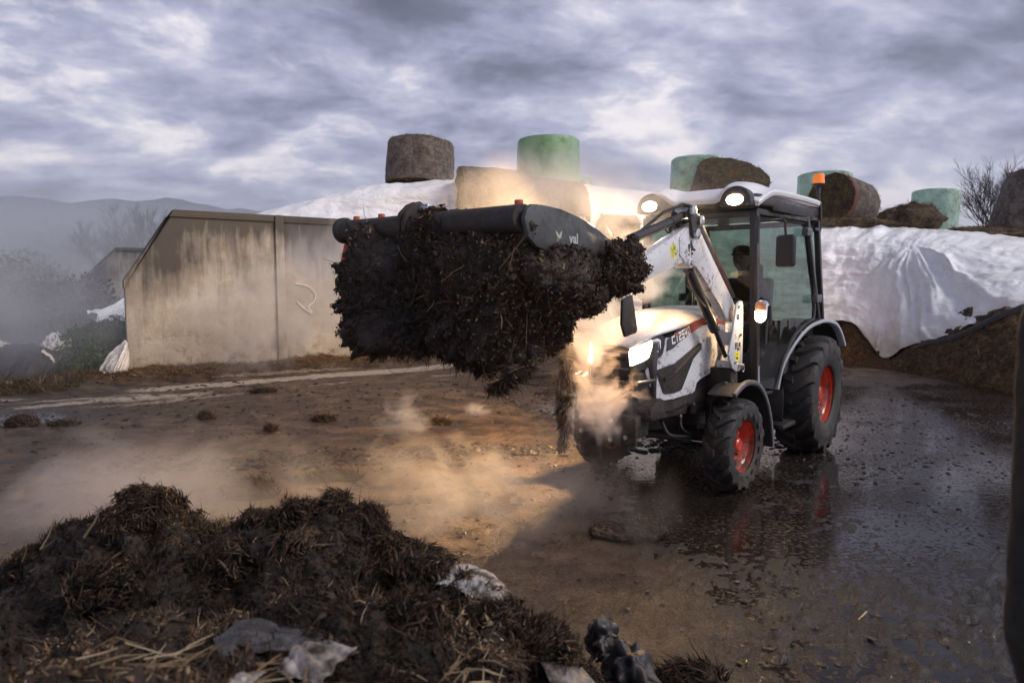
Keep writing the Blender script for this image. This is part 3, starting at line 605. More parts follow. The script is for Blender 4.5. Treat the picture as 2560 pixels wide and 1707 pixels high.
# far wood that reads as one mass
rg = np.random.default_rng(4); n = 26000; X_ = rg.uniform(-95, 60, n); Y_ = rg.uniform(60, 76, n)
Z_ = rg.random(n) ** .7 * (3.6 + 1.6 * fbm(np.stack([X_ * .13, Y_ * .1, X_ * 0], -1), 4)); P = np.stack([X_, Y_, Z_], -1)
a1 = rg.normal(0, .35, (n, 3)); a2 = rg.normal(0, .35, (n, 3)); V = np.stack([P - a1, P + a2, P + a1, P - a2], 1)
tag(np_mesh('far_woods', V.reshape(-1, 3), np.arange(n * 4).reshape(-1, 4), scrub, None, False, {'tint': np.repeat(rg.random(n), 4)}), 'dim line of woodland along the horizon', None, None, 'stuff')
# ground litter: dead stalks and grass at the left, straw at the wall's foot
sel = (GX < -4.5) & (GX > -13) & (GY > 8.6) & (GY < 15) & (grassy > .4); bp = gv.reshape(nr, nc, 3)[sel]
wl = leafmat('dead_stalks', (.030, .022, .014), (.075, .052, .030), (.16, .12, .07))
tag(fibres('dead_grass', wl, bp, np.tile([0, 0, 1.], (len(bp), 1)), 26000, .13, .004, lift=.9, seed=8), 'tangle of dead stalks and grass at the foot of the left bank', None)
sel = (gb > .35) & (GX < 3); bp = gv.reshape(nr, nc, 3)[sel]
tag(fibres('trampled_straw', attr_mat('straw_gold'), bp, np.tile([0, 0, 1.], (len(bp), 1)), 16000, .07, .003, lift=.35, seed=9), 'trampled brown straw along the foot of the concrete wall', None)

def drape(name, ctl, nu, nv, m, label, cat='plastic sheet', amp=.03, freq=6, seed=0, parent=None, thick=.004, ragged=0, along=True):
    """cloth through a grid of control points, with folds"""
    C_ = np.array(ctl, float); a_ = np.array([crom(r_, nu) for r_ in C_]); S_ = np.transpose(np.array([crom(a_[:, i], nv) for i in range(nu)]), (1, 0, 2))
    F = grid_faces(nv, nu); n_ = normals_of(S_.reshape(-1, 3), F).reshape(nv, nu, 3)
    uu = np.linspace(0, 1, nu)[None, :] * np.ones((nv, 1)); vv = np.linspace(0, 1, nv)[:, None] * np.ones((1, nu))
    ext = np.ptp(S_.reshape(-1, 3), axis=0).max(); f_ = np.abs(vnoise(np.stack([uu * freq * (1.6 if along else .6) + 1.5 * vv, vv * freq * (.35 if along else 1.6) + uu, uu * 0 + seed * 3.3], -1))) * 1.6 + 1.0 * fbm(S_ * 5 / ext + seed, 5)
    S_ = S_ + n_ * (f_ * amp)[..., None]
    if ragged:
        rgd = ragged * fbm(np.stack([uu * 9, uu * 0 + seed, uu * 0], -1), 4) * sstep(.72, 1, vv); S_ = S_ + (S_[-1:] - S_[-8:-7]) * 4 * rgd[..., None]
    o = np_mesh(name, S_.reshape(-1, 3), F, m, parent); s_ = o.modifiers.new('t', 'SOLIDIFY'); s_.thickness = thick
    if not parent: tag(o, label, cat)
    return o
film = MATS['white_film']
drape('torn_sheet', [[(-6.194,10.95,0.619), (-6.16,10.9,0.609), (-6.118,10.85,0.599)], [(-6.383,10.9,0.455), (-6.186,10.75,0.442), (-6.092,10.8,0.416)], [(-6.501,10.8,0.256), (-6.221,10.6,0.211), (-6.036,10.7,0.268)], [(-6.533,10.7,0.06), (-6.213,10.5,0.006), (-6.058,10.6,0.046)]], 60, 60, film, 'torn white sheet hanging off the end of the concrete wall to the ground', amp=.035, freq=7, seed=2, ragged=1.6)
drape('torn_sheet', [[(-7.857,13.0,1.041), (-7.802,13.4,1.163), (-7.695,13.8,1.266)], [(-7.732,12.7,0.898), (-7.611,13.0,0.983), (-7.369,13.2,1.101)], [(-7.602,12.4,0.818), (-7.295,12.5,0.828), (-7.03,12.6,0.855)]], 60, 50, film, 'white sheet lying on the bank behind the nettles, left of the wall', amp=.05, freq=5, seed=5, along=False)
drape('torn_sheet', [[(-8.464,13.6,0.993), (-8.366,13.8,1.029), (-8.247,14.0,1.013)], [(-8.325,13.4,0.949), (-8.162,13.5,0.971), (-8.013,13.6,0.984)]], 30, 20, film, 'thin white strip of sheet at the top of the bank, left of the wall', amp=.02, freq=5, seed=6)
drape('torn_sheet', [[(-7.958,11.6,0.551), (-7.987,11.9,0.701), (-7.681,11.7,0.572)], [(-7.883,11.4,0.502), (-7.593,11.3,0.583), (-7.369,11.4,0.567)], [(-7.718,11.2,0.483), (-7.371,11.0,0.459), (-7.286,11.2,0.512)]], 50, 50, film, 'crumpled heap of white plastic sheet on the black sheet at the left', amp=.06, freq=6, seed=9)
drape('torn_sheet', [[(-8.949,11.6,0.61), (-8.655,11.5,0.567), (-8.294,11.3,0.474)], [(-8.728,11.3,0.474), (-8.51,11.3,0.489), (-8.237,11.2,0.44)]], 30, 24, film, 'white plastic fold at the left edge of the picture', amp=.05, freq=5, seed=10)
drape('black_sheet', [[(-9.341,11.8,0.428), (-8.81,11.9,0.419), (-8.346,12.0,0.409), (-7.889,12.0,0.332)], [(-8.873,11.2,0.375), (-8.295,11.2,0.426), (-7.792,11.2,0.44), (-7.469,11.3,0.329)], [(-8.572,10.8,0.172), (-7.939,10.7,0.24), (-7.456,10.7,0.288), (-7.284,10.9,0.195)], [(-8.194,10.3,-0.066), (-7.662,10.3,-0.032), (-7.331,10.4,0.02), (-7.195,10.5,0.074)]], 120, 90, black_film, 'crumpled black plastic sheet over a low mound at the left edge', amp=.09, freq=5, seed=11)
drape('torn_sheet', [[(-8.022,11.0,0.417), (-7.892,11.1,0.478), (-7.808,11.0,0.459)], [(-7.924,10.9,0.385), (-7.796,10.9,0.427), (-7.788,10.95,0.436)]], 26, 16, film, 'small white plastic patch showing on the black sheet', amp=.02, freq=4, seed=12)
drape('torn_sheet', [[(-7.576,10.95,0.464), (-7.392,10.9,0.406), (-7.295,10.85,0.292)], [(-7.556,10.9,0.455), (-7.368,10.8,0.367), (-7.256,10.75,0.29)]], 26, 16, film, 'curved white plastic strip on the right end of the black sheet', amp=.02, freq=4, seed=13)
drape('plastic_scrap', [[(-7.628,10.2,0.075), (-7.556,10.2,0.062), (-7.503,10.2,0.075)], [(-7.549,10.1,0.05), (-7.498,10.1,0.031), (-7.445,10.1,0.05)]], 14, 10, film, 'tiny white plastic scrap in the weeds at the far left', amp=.02, seed=14)
drape('plastic_scrap', [[(-6.913,10.1,0.031), (-6.907,10.15,0.05), (-6.848,10.1,0.044)], [(-6.853,10.0,0.013), (-6.821,10.0,0.013), (-6.795,10.0,0.026)]], 14, 10, film, 'tiny white plastic scrap in the weeds left of the torn hanging sheet', amp=.01, seed=15)

# crumbs of muck and straw trodden into the yard: past counting
def crumbs(name, n, seed, xr, yr, sz, tintlo, label, keep=None):
    rg = np.random.default_rng(seed); X = rg.uniform(*xr, n); Y = yr[0] + (yr[1] - yr[0]) * rg.random(n) ** 1.3
    if keep is not None: k = rg.random(n) < keep(X, Y); X, Y = X[k], Y[k]; n = len(X)
    hh = ground_masks(X, Y)[0]; s_ = np.minimum(sz * np.exp(rg.normal(0, .5, n)), sz * 2.2) * (.25 + .13 * Y)
    ico = bmesh.new(); bmesh.ops.create_icosphere(ico, subdivisions=1, radius=1); iv = np.array([v.co[:] for v in ico.verts]); fi = np.array([[v.index for v in f.verts] for f in ico.faces]); ico.free()
    V = iv[None] * (1 + .22 * rg.normal(0, 1, (n, len(iv), 1))).clip(.5, 1.5) * s_[:, None, None] * np.array([1.5, 1.1, .55]); a = rg.random(n) * 6.28; ca, sa = np.cos(a)[:, None], np.sin(a)[:, None]
    V = np.stack([V[..., 0] * ca - V[..., 1] * sa, V[..., 0] * sa + V[..., 1] * ca, V[..., 2]], -1) + np.stack([X, Y, np.maximum(hh, 0)], -1)[:, None]
    o = np_mesh(name, V.reshape(-1, 3), (np.arange(n)[:, None, None] * len(iv) + fi[None]).reshape(-1, 3), attr_mat('crumb', .55, .5), None, False, {'tint': np.repeat(np.clip(tintlo + rg.random(n) ** 2 * .6, 0, 1), len(iv))})
    return tag(o, label, kind='stuff')
attr_ramp['crumb'] = [(0, (.008, .006, .004)), (.5, (.022, .015, .010)), (1, (.07, .048, .032))]
crumbs('yard_crumbs', 5200, 3, (-7.5, 4.5), (2.6, 10.5), .010, .1, 'crumbs of dried muck scattered over the yard', lambda X, Y: sstep(-.25, .45, fbm(np.stack([X * .7, Y * .7, X * 0], -1), 3)) * .9 + .12)
crumbs('track_clods', 3000, 4, (-3.4, 2.6), (5.3, 6.7), .017, .0, 'broken clods along the churned wheel track', lambda X, Y: np.exp(-((Y - 5.9 - .2 * (X + 1)) / .26) ** 2) * .9)
crumbs('wet_crumbs', 3800, 5, (.2, 5.8), (2.4, 10.5), .007, .0, 'dark crumbs standing out of the wet ground at the right', lambda X, Y: .2 + .8 * sstep(-.1, .5, fbm(np.stack([X * 1.1, Y * 1.1, X * 0 + 3], -1), 3)))
sel = (GX > -7) & (GX < 3) & (GY > 3) & (GY < 11) & (gw < .3); bp = gv.reshape(nr, nc, 3)[sel]
tag(fibres('yard_straw', attr_mat('straw_gold'), bp, np.tile([0, 0, 1.], (len(bp), 1)), 9000, .035, .0016, lift=.04, seed=19), 'short straws trodden into the yard', None)
# ================================================================ TRACTOR  (local frame: x forward, y to its left, z up; origin under the rear axle)
T = empty('compact_tractor', (2.314, 6.65, 0), R(230))
tag(T, 'white and black compact cab tractor with red rims, front loader raised and lamps lit', 'tractor')
SPK = (.05, .036, .026)
white = mat('white_paint', (.62, .62, .64), .28, coat=.5, dirt=SPK, dscale=34, damt=.24)
whited = mat('white_paint_dusty', (.60, .59, .60), .34, coat=.3, dirt=(.34, .27, .22), dscale=14, damt=.22)
black = mat('black_paint', (.016, .016, .018), .35, dirt=SPK, dscale=26, damt=.40, coat=.2)
plast = mat('black_plastic', (.018, .018, .020), .55, dirt=SPK, dscale=30, damt=.24, bump=.2, bscale=180)
grime = mat('grimy_black', (.012, .011, .011), .6, col2=(.04, .028, .02), nscale=16, nfac=.3, dirt=(.07, .05, .035), dscale=40, damt=.28, bump=.8, bscale=50)
steel = mat('pin_steel', (.55, .55, .56), .3, metal=1, dirt=SPK, dscale=40, damt=.2)
chrome = mat('chrome_rod', (.75, .75, .78), .12, metal=1)
rubber = mat('tyre_rubber', (.018, .018, .019), .50, col2=(.035, .030, .026), nscale=9, nfac=.4, dirt=(.085, .062, .045), dscale=24, damt=.26, bump=.5, bscale=70)
redrim = mat('red_rim', (.62, .050, .018), .30, coat=.5, dirt=(.10, .05, .035), dscale=26, damt=.38)
yellow = mat('sticker_yellow', (.72, .66, .03), .45)
orange = mat('orange_red_paint', (.45, .07, .03), .45, dirt=SPK, dscale=20, damt=.3)
grey_m = mat('grey_plastic', (.13, .13, .14), .5, dirt=SPK, dscale=30, damt=.25)
fabric = mat('seat_fabric', (.05, .045, .045), .85)
interior = mat('cab_interior', (.07, .065, .06), .8, col2=(.045, .04, .038), nscale=4)
hose_m = mat('hose_rubber', (.014, .014, .015), .45)
glass = glass_mat('cab_glass', (.34, .46, .42)); glassd = glass_mat('door_glass', (.42, .54, .49))
clear = mat('lamp_reflector', (.75, .75, .78), .12, metal=1)
WARM = (1.0, .60, .26)
lit = emis('lamp_lit', (1.0, .84, .60), 16); lith = emis('headlamp_lit', (1.0, .86, .66), 4.0); litw = emis('lamp_lit_warm', (1.0, .74, .42), 22)

# ---------------------------------------------------------------- bonnet skin: surfaces follow the bonnet's plan (side, chamfer, nose)
S1, S2 = 1.35, 1.35 + math.hypot(.27, .16)
def plan(s):
    if s <= S1: return Vector((.9 + s, .33, 0)), Vector((0, 1, 0))
    if s <= S2:
        d = Vector((.27, -.16, 0)).normalized(); return Vector((2.25, .33, 0)) + d * (s - S1), Vector((.16, .27, 0)).normalized()
    return Vector((2.52, .17 - (s - S2), 0)), Vector((1, 0, 0))
def folded(pts, t0, t1, name, m, parent, bevel=.004, both=True, smooth=40):
    bm = bmesh.new(); vs = [bm.verts.new((s, 0, z)) for s, z in pts]; bm.faces.new(vs)
    bmesh.ops.triangulate(bm, faces=bm.faces[:])
    for fs in (S1, S2):
        bmesh.ops.bisect_plane(bm, geom=bm.verts[:] + bm.edges[:] + bm.faces[:], plane_co=(fs, 0, 0), plane_no=(1, 0, 0))
    r_ = bmesh.ops.extrude_face_region(bm, geom=bm.faces[:]); ex = {v for v in r_['geom'] if isinstance(v, bmesh.types.BMVert)}
    for v in bm.verts:
        s, z = v.co.x, v.co.z; b_, n_ = plan(s)
        if abs(s - S1) < 1e-5: n_ = (Vector((0, 1, 0)) + Vector((.16, .27, 0)).normalized()).normalized()
        if abs(s - S2) < 1e-5: n_ = (Vector((1, 0, 0)) + Vector((.16, .27, 0)).normalized()).normalized()
        # the flank leans in slightly towards the top
        lean = .0 if s > S2 else -.10 * max(0, z - 1.0)
        v.co = b_ + n_ * ((t1 if v in ex else t0) + lean) + Vector((0, 0, z))
    bmesh.ops.recalc_face_normals(bm, faces=bm.faces)
    if bevel:
        es = [e for e in bm.edges if len(e.link_faces) == 2 and e.calc_face_angle(0) > R(50)]
        bmesh.ops.bevel(bm, geom=es, offset=bevel, offset_type='OFFSET', segments=2, affect='EDGES', clamp_overlap=True)
    me = bpy.data.meshes.new(name); bm.to_mesh(me)
    for p in me.polygons: p.use_smooth = True
    me.set_sharp_from_angle(angle=R(smooth)); o = link_mesh(name, me, m, parent)
    if both:
        me2 = me.copy(); 
        for v in me2.vertices: v.co.y = -v.co.y
        me2.flip_normals(); o2 = link_mesh(name, me2, None, parent)
    bm.free(); return o
def mirrored(mb_fn, name, m, parent, **k):
    a_ = mb_fn().build(name, m, parent, **k); b_ = mb_fn().flip().build(name, m, parent, **k); return a_, b_

# bonnet top, lofted between crease lines
xs = [1.02, 1.25, 1.6, 1.95, 2.2, 2.36, 2.46, 2.53]; ztop = [1.325, 1.335, 1.338, 1.32, 1.275, 1.225, 1.17, 1.10]; hwid = [.315, .312, .306, .300, .292, .255, .205, .155]; zcr = [1.27, 1.262, 1.245, 1.222, 1.196, 1.168, 1.135, 1.085]
rows = []
for x, zt, hw_, zc_ in zip(xs, ztop, hwid, zcr):
    rows.append([(x, s_ * hw_, zc_ + (zt - zc_) * (1 - abs(s_) ** 2.6)) for s_ in np.linspace(-1, 1, 25)])
rows = np.array(rows); rows = np.array([crom(rows[:, i], 40) for i in range(25)])
o = np_mesh('bonnet', rows.reshape(-1, 3), grid_faces(25, 40), whited, T); md = o.modifiers.new('t', 'SOLIDIFY'); md.thickness = .018; md.offset = -1
MB().prism([(1.0, .70), (2.22, .66), (2.40, .75), (2.44, 1.02), (2.40, 1.12), (2.2, 1.18), (1.0, 1.26)], -.27, .27).build('engine_cover', black, T, .01)
# white flank that frames the vent
flank = [(1.415,1.155), (1.413,1.061), (1.447,1.038), (1.558,0.961), (1.575,0.941), (1.571,0.911), (1.517,0.781), (1.489,0.737), (1.461,0.721), (1.316,0.732), (1.054,0.734), (1.019,0.749), (0.992,0.8), (0.927,0.826), (0.543,0.882), (.22, .93), (.22, 1.262), (0.702,1.235)]
folded(flank, 0, .012, 'side_panel', white, T, .005)
vent = [(1.496,0.929), (1.489,0.94), (0.941,1.1), (0.91,1.088), (0.916,1.05), (1.136,0.952), (1.238,0.787), (1.265,0.778), (1.413,0.767), (1.434,0.777)]
folded(vent, .008, .0155, 'vent_surround', black, T, .002)
folded([(1.475,0.919), (0.984,1.067), (1.171,0.958), (1.273,0.801), (1.417,0.788), (1.431,0.801)], .010, .0185, 'vent_mesh', grime, T, .001)
folded([(1.44,0.887), (0.969,1.076), (0.939,1.067), (0.96,1.046), (1.429,0.862)], .014, .030, 'vent_bar', plast, T, .004)
# decal on the upper flank: charcoal at the lamp end, brick red at the cab end
m = bpy.data.materials.new('decal_print'); m.use_nodes = True; t = m.node_tree; p = t.nodes['Principled BSDF']
sxx = ND(t, 'ShaderNodeSeparateXYZ'); LK(t, ND(t, 'ShaderNodeTexCoord').outputs['Object'], sxx.inputs[0])
LK(t, RAMP(t, MATH(t, 'DIVIDE', MATH(t, 'SUBTRACT', sxx.outputs[0], 1.6), .8), [(.05, (.40, .075, .045)), (.42, (.26, .055, .04)), (.60, (.045, .032, .035)), (.9, (.035, .042, .050))]), p.inputs['Base Color']); p.inputs['Roughness'].default_value = .35
folded([(1.402,1.067), (1.404,1.149), (1.297,1.199), (0.993,1.26), (0.784,1.284), (.35, 1.238), (.35, 1.195), (0.782,1.245), (0.99,1.193), (1.267,1.121)], .0125, .0135, 'decal', m, T, 0)
# CT2540 in squared strokes
white_print = mat('print_white', (.80, .80, .80), .5); red_print = mat('print_red', (.70, .05, .03), .5); black_print = mat('print_black', (.02, .02, .022), .5)
GL = {'C': [(0, 0, 1, .2), (0, 0, .22, 1), (0, .8, 1, 1)], 'T': [(.42, 0, .64, .74)], 'Ttop': [(.12, .80, 1.05, 1)],
      '2': [(0, 0, 1, .2), (0, 0, .22, .6), (0, .42, 1, .60), (.78, .42, 1, 1), (0, .8, 1, 1)], '5': [(0, 0, 1, .2), (.78, 0, 1, .6), (0, .42, 1, .60), (0, .42, .22, 1), (0, .8, 1, 1)],
      '4': [(.62, 0, .84, 1), (0, .30, 1, .48), (0, .30, .22, 1)], '0': [(0, 0, 1, .2), (0, .8, 1, 1), (0, 0, .22, 1), (.78, 0, 1, 1)]}
c00, c10, c01, c11 = [Vector(q) for q in ((1.369,1.111), (1.075,1.169), (1.373,1.166), (1.085,1.232))]
def quad(u, v): return tuple(c00 * (1 - u) * (1 - v) + c10 * u * (1 - v) + c01 * (1 - u) * v + c11 * u * v)
let = []
for i, ch in enumerate('CT2540'):
    for g, col in ((ch, white_print), ('Ttop', red_print)):
        if g == 'Ttop' and ch != 'T': continue
        for a0, b0, a1, b1 in GL[g]:
            w_ = .76 / 6; u0 = (i + .12) / 6
            let.append((g, [quad(u0 + a * w_, b) for a, b in ((a0, b0), (a1, b0), (a1, b1), (a0, b1))], col))
for g in dict.fromkeys(x[0] for x in let):
    for gg, q, col in let:
        if gg == g: folded(q, .0137, .0146, 'lettering', col, T, 0, both=False)
# head lamps
bez = [(1.695,1.1), (1.642,1.116), (1.514,1.167), (1.45,1.183), (1.422,1.17), (1.414,1.146), (1.416,1.058), (1.454,1.039), (1.551,0.961), (1.612,0.933), (1.682,0.925), (1.693,0.942)]
folded(bez, -.02, .010, 'lamp_surround', plast, T, .005)
head = folded([(1.691,1.068), (1.675,1.096), (1.598,1.121), (1.524,1.146), (1.522,1.044), (1.596,1.005), (1.68,0.973)], .004, .022, 'headlight', lith, T, .003)
folded([(1.521,1.146), (1.477,1.157), (1.452,1.144), (1.455,1.087), (1.475,1.063), (1.519,1.047)], .004, .016, 'turn_signal', clear, T, .003)
folded([(1.514,1.137), (1.507,1.139), (1.492,1.073), (1.499,1.07)], .016, .019, 'reflector_rib', grey_m, T, 0)
folded([(1.5,1.136), (1.493,1.139), (1.482,1.073), (1.488,1.07)], .016, .019, 'reflector_rib', grey_m, T, 0)
folded([(1.486,1.136), (1.48,1.139), (1.471,1.072), (1.478,1.07)], .016, .019, 'reflector_rib', grey_m, T, 0)
folded([(1.473,1.135), (1.466,1.138), (1.461,1.072), (1.468,1.069)], .016, .019, 'reflector_rib', grey_m, T, 0)
folded([(1.692,0.918), (1.612,0.927), (1.574,0.935), (1.52,0.779), (1.492,0.732), (1.504,0.635), (1.579,0.624), (1.636,0.794)], -.02, .004, 'corner_panel', plast, T, .006)
MB().prism([(-.155, .56), (.155, .56), (.165, 1.10), (-.165, 1.10)], 2.50, 2.515, 'x').build('grille_panel', plast, T, .004)
for k in range(9):
    MB().box((2.522, 0, .66 + k * .048), (.014, .27, .012)).build('grille_slat', grey_m if k in (6,) else plast, T, .002)
MB().box((2.528, 0, 1.045), (.022, .30, .05)).build('nose_badge_bar', black, T, .006)
MB().box((2.541, 0, 1.045), (.006, .15, .022)).build('nose_badge', steel, T, .002)
mb = MB().tube([(2.46, -.30, .88), (2.62, -.26, .87), (2.64, 0, .87), (2.62, .26, .87), (2.46, .30, .88)], .016, 10); mb.build('brush_guard', black, T)
# belly, frame and front axle
MB().prism([(.25, .42), (1.1, .36), (2.42, .50), (2.50, .58), (2.46, .72), (1.9, .72), (1.4, .86), (.25, .80)], -.17, .17).build('chassis', grime, T, .02)
MB().prism([(1.30, .55), (2.50, .60), (2.50, .68), (2.40, .745), (1.95, .73), (1.42, .89), (1.1, .90)], -.30, .30).build('lower_cowl', grime, T, .02)
folded([(1.461,0.718), (1.039,0.729), (1.022,0.671), (1.246,0.657), (1.463,0.632), (1.504,0.653)], -.03, .006, 'skirt', grime, T, .006)
MB().box((2.50, 0, .56), (.20, .46, .16)).box((2.60, 0, .54), (.03, .50, .20)).build('front_bracket', grime, T, .01)
for y, z in [(-.18, .60), (.06, .60), (-.18, .50), (.18, .50), (.06, .47)]: MB().cyl((2.61, y, z), (2.632, y, z), .016, 8).build('bolt', steel, T)
MB().tube([(1.7, -.46, .345), (1.7, -.2, .36), (1.7, 0, .40), (1.7, .2, .36), (1.7, .46, .345)], [.075, .065, .10, .065, .075], 14).build('front_axle', grime, T)
MB().cyl((1.88, -.30, .37), (1.88, .30, .37), .028).build('steering_cylinder', black, T)
MB().cyl((1.88, -.44, .37), (1.88, .44, .37), .012).build('tie_rod', chrome, T)
for s_ in (-1, 1):
    MB().box((1.74, s_ * .42, .38), (.22, .07, .20)).box((1.62, s_ * .36, .45), (.06, .05, .30)).build('knuckle', grime, T, .015)
    MB().bar((1.35, s_ * .22, .55), (1.95, s_ * .34, .62), .04, .07).build('frame_rail', grime, T, .006)
for k, pts in enumerate([[(1.55, .30, .86), (1.60, .36, .74), (1.70, .37, .62), (1.72, .38, .45)], [(1.50, .28, .84), (1.52, .38, .70), (1.60, .40, .55), (1.78, .36, .42)], [(1.9, .24, .62), (2.05, .30, .50), (1.9, .33, .40), (1.8, .30, .38)], [(2.2, .2, .60), (2.25, .30, .48), (2.1, .34, .44), (1.9, .30, .40)]]):
    MB().tube(crom(pts, 18), .013, 8).build('hose', hose_m, T)
for p_ in [(1.62, .40, .70), (1.58, .41, .60), (1.95, .335, .66), (2.15, .33, .60), (1.66, .43, .50)]: MB().cyl(p_, (p_[0] + .005, p_[1] + .02, p_[2]), .011, 8).build('bolt', steel, T)
MB().cyl((0, -.5, .52), (0, .5, .52), .12, 20).box((0, 0, .55), (.5, .36, .4)).build('rear_axle', grime, T, .0)
MB().prism([(-.35, .45), (.3, .42), (.4, .85), (-.35, .85)], -.20, .20).build('gearbox', grime, T, .02)

# ---------------------------------------------------------------- wheels
def make_wheel(y, x, z, Rt, wd, rimr, nl, side, steer=0):
    """side=+1: outer face towards +y"""
    wv = bpy.data.objects.new('wheel', None); COL.objects.link(wv); wv.parent = T; wv.location = (x, y, z); wv.rotation_euler = (0, R(random.uniform(0, 60)) * 0, R(steer))
    h = wd / 2; Rb = Rt - .028
    prof = [(rimr, -h * .80), (rimr + .02, -h * .90), (rimr + (Rb - rimr) * .45, -h * 1.0), (rimr + (Rb - rimr) * .8, -h * .97), (Rb - .012, -h * .86), (Rb, -h * .55), (Rb + .004, 0), (Rb, h * .55), (Rb - .012, h * .86), (rimr + (Rb - rimr) * .8, h * .97), (rimr + (Rb - rimr) * .45, h * 1.0), (rimr + .02, h * .90), (rimr, h * .80)]
    pf = crom([(a, b, 0) for a, b in prof], 40)[:, :2]
    mb = MB().lathe([tuple(q) for q in pf], (0, 0, 0), (0, 1, 0), 72)
    lt = .034 if Rt < .4 else .046
    for sd in (-1, 1):
        for k in range(nl):
            a0 = 2 * math.pi * (k + (.5 if sd > 0 else 0)) / nl; da = 2 * math.pi / nl; bw = .36 * da
            # lug path: from the centre line out over the shoulder, sweeping back
            path = [(-.04 * sd, -.05, Rb - .004, lt), (.28 * sd, .05, Rb - .005, lt), (.55 * sd, .28, Rb - .008, lt), (.78 * sd, .50, Rb - .014, lt), (.97 * sd, .60, Rb - .030, lt * .9), (1.03 * sd, .62, Rb - .085, .010)]
            V = []
            for (f_, sw, rb, th_) in path:
                for rr_, wv_ in ((rb - .012, 1.12), (rb + th_, .82)):
                    for sg in (-1, 1):
                        a_ = a0 + da * sw * 1.05 + sg * bw * .5 * wv_ * (1.25 if abs(f_) > .7 else 1)
                        yy = f_ * h * (1.0 if rr_ < rb else .985); V.append((rr_ * math.cos(a_), yy, rr_ * math.sin(a_)))
            fs = []
            for i in range(len(path) - 1):
                b_ = i * 4
                for a1, b1 in ((0, 1), (1, 3), (3, 2), (2, 0)): fs.append((b_ + a1, b_ + b1, b_ + 4 + b1, b_ + 4 + a1))
            fs += [(0, 1, 3, 2), ((len(path) - 1) * 4, (len(path) - 1) * 4 + 2, (len(path) - 1) * 4 + 3, (len(path) - 1) * 4 + 1)]
            mb.add(V, fs)
    mb.build('tyre', rubber, wv, bevel=.0, smooth=38)
    # rim with a deep dished disc; outer face towards side
    d = side; rf = h * .82
    pr = [(rimr + .012, rf * d), (rimr + .014, (rf - .012) * d), (rimr - .006, (rf - .016) * d), (rimr - .012, (rf - .05) * d), (rimr - .03, (rf - .065) * d), (rimr - .04, (rf - .10) * d), (rimr * .72, (rf - .125) * d), (rimr * .62, (rf - .10) * d), (rimr * .36, (rf - .09) * d), (rimr * .30, (rf - .085) * d), (0.001, (rf - .085) * d)]
    MB().lathe(pr, (0, 0, 0), (0, 1, 0), 64).lathe([(rimr - .012, (rf - .05) * d), (rimr - .02, -h * .7 * d), (rimr + .01, -h * .8 * d)], (0, 0, 0), (0, 1, 0), 64).build('rim', redrim, wv, smooth=35)
    hb = MB().lathe([(rimr * .26, (rf - .085) * d), (rimr * .26, (rf - .05) * d), (rimr * .20, (rf - .04) * d), (.001, (rf - .04) * d)], (0, 0, 0), (0, 1, 0), 24)
    for k in range(6):
        a_ = k * math.pi / 3; c_ = (rimr * .47 * math.cos(a_), 0, rimr * .47 * math.sin(a_)); hb.cyl((c_[0], (rf - .10) * d, c_[2]), (c_[0], (rf - .072) * d, c_[2]), .014, 6)
    hb.build('hub', redrim, wv, smooth=30)
    MB().cyl((rimr * .8, (rf - .10) * d, .02), (rimr * .86, (rf - .05) * d, .03), .004, 6).build('valve', steel, wv)
    return wv
make_wheel(.555, 1.7, .345, .345, .215, .195, 15, 1, steer=-2)
make_wheel(-.560, 1.7, .345, .345, .215, .195, 15, -1, steer=-2)
make_wheel(.575, 0, .525, .525, .37, .262, 17, 1)
make_wheel(-.575, 0, .525, .525, .37, .262, 17, -1)

# ---------------------------------------------------------------- fenders and step
def band(path, y0, y1, th, name, m, lip=None):
    """path of (x, z) swept across y0..y1 as a sheet of thickness th (towards the axle)"""
    n = len(path); P = [Vector((a, 0, b)) for a, b in path]; V = []
    for i, p_ in enumerate(P):
        tn = (P[min(i + 1, n - 1)] - P[max(i - 1, 0)]).normalized(); nn = Vector((-tn.z, 0, tn.x))
        yy0 = y0[i] if isinstance(y0, list) else y0; yy1 = y1[i] if isinstance(y1, list) else y1
        V += [(p_.x, yy0, p_.z), (p_.x, yy1, p_.z), (p_.x + nn.x * th, yy1, p_.z + nn.z * th), (p_.x + nn.x * th, yy0, p_.z + nn.z * th)]
    fs = [(i * 4 + a, i * 4 + (a + 1) % 4, (i + 1) * 4 + (a + 1) % 4, (i + 1) * 4 + a) for i in range(n - 1) for a in range(4)] + [(0, 1, 2, 3), (n * 4 - 4, n * 4 - 1, n * 4 - 2, n * 4 - 3)]
    return MB().add(V, fs)
fp = [(1.93, .735)] + [(1.90, .752), (1.80, .785), (1.70, .800), (1.60, .792), (1.50, .765), (1.40, .705), (1.315, .625), (1.25, .53), (1.20, .42), (1.165, .30), (1.150, .24)]
fpc = [tuple(q[:2]) for q in crom([(a, b, 0) for a, b in fp], 40)]
def ff(): return band(fpc, .44, .655, .010, 'f', black)
for o in mirrored(ff, 'front_fender', plast, T, bevel=.003, smooth=50): pass
def fl(): return band(fpc, .628, .66, -.030, 'f', black)
mirrored(fl, 'fender_lip', grey_m, T, bevel=.005, smooth=50)
def fb(): return MB().bar((1.68, .34, .62), (1.68, .46, .79), .05, .012, (1, 0, 0)).bar((1.62, .32, .62), (1.62, .32, .42), .05, .014)
mirrored(fb, 'fender_bracket', grime, T, bevel=.002)
for x in (1.62, 1.74): MB().cyl((x, .50, .800), (x, .50, .812), .013, 6).build('bolt', steel, T)
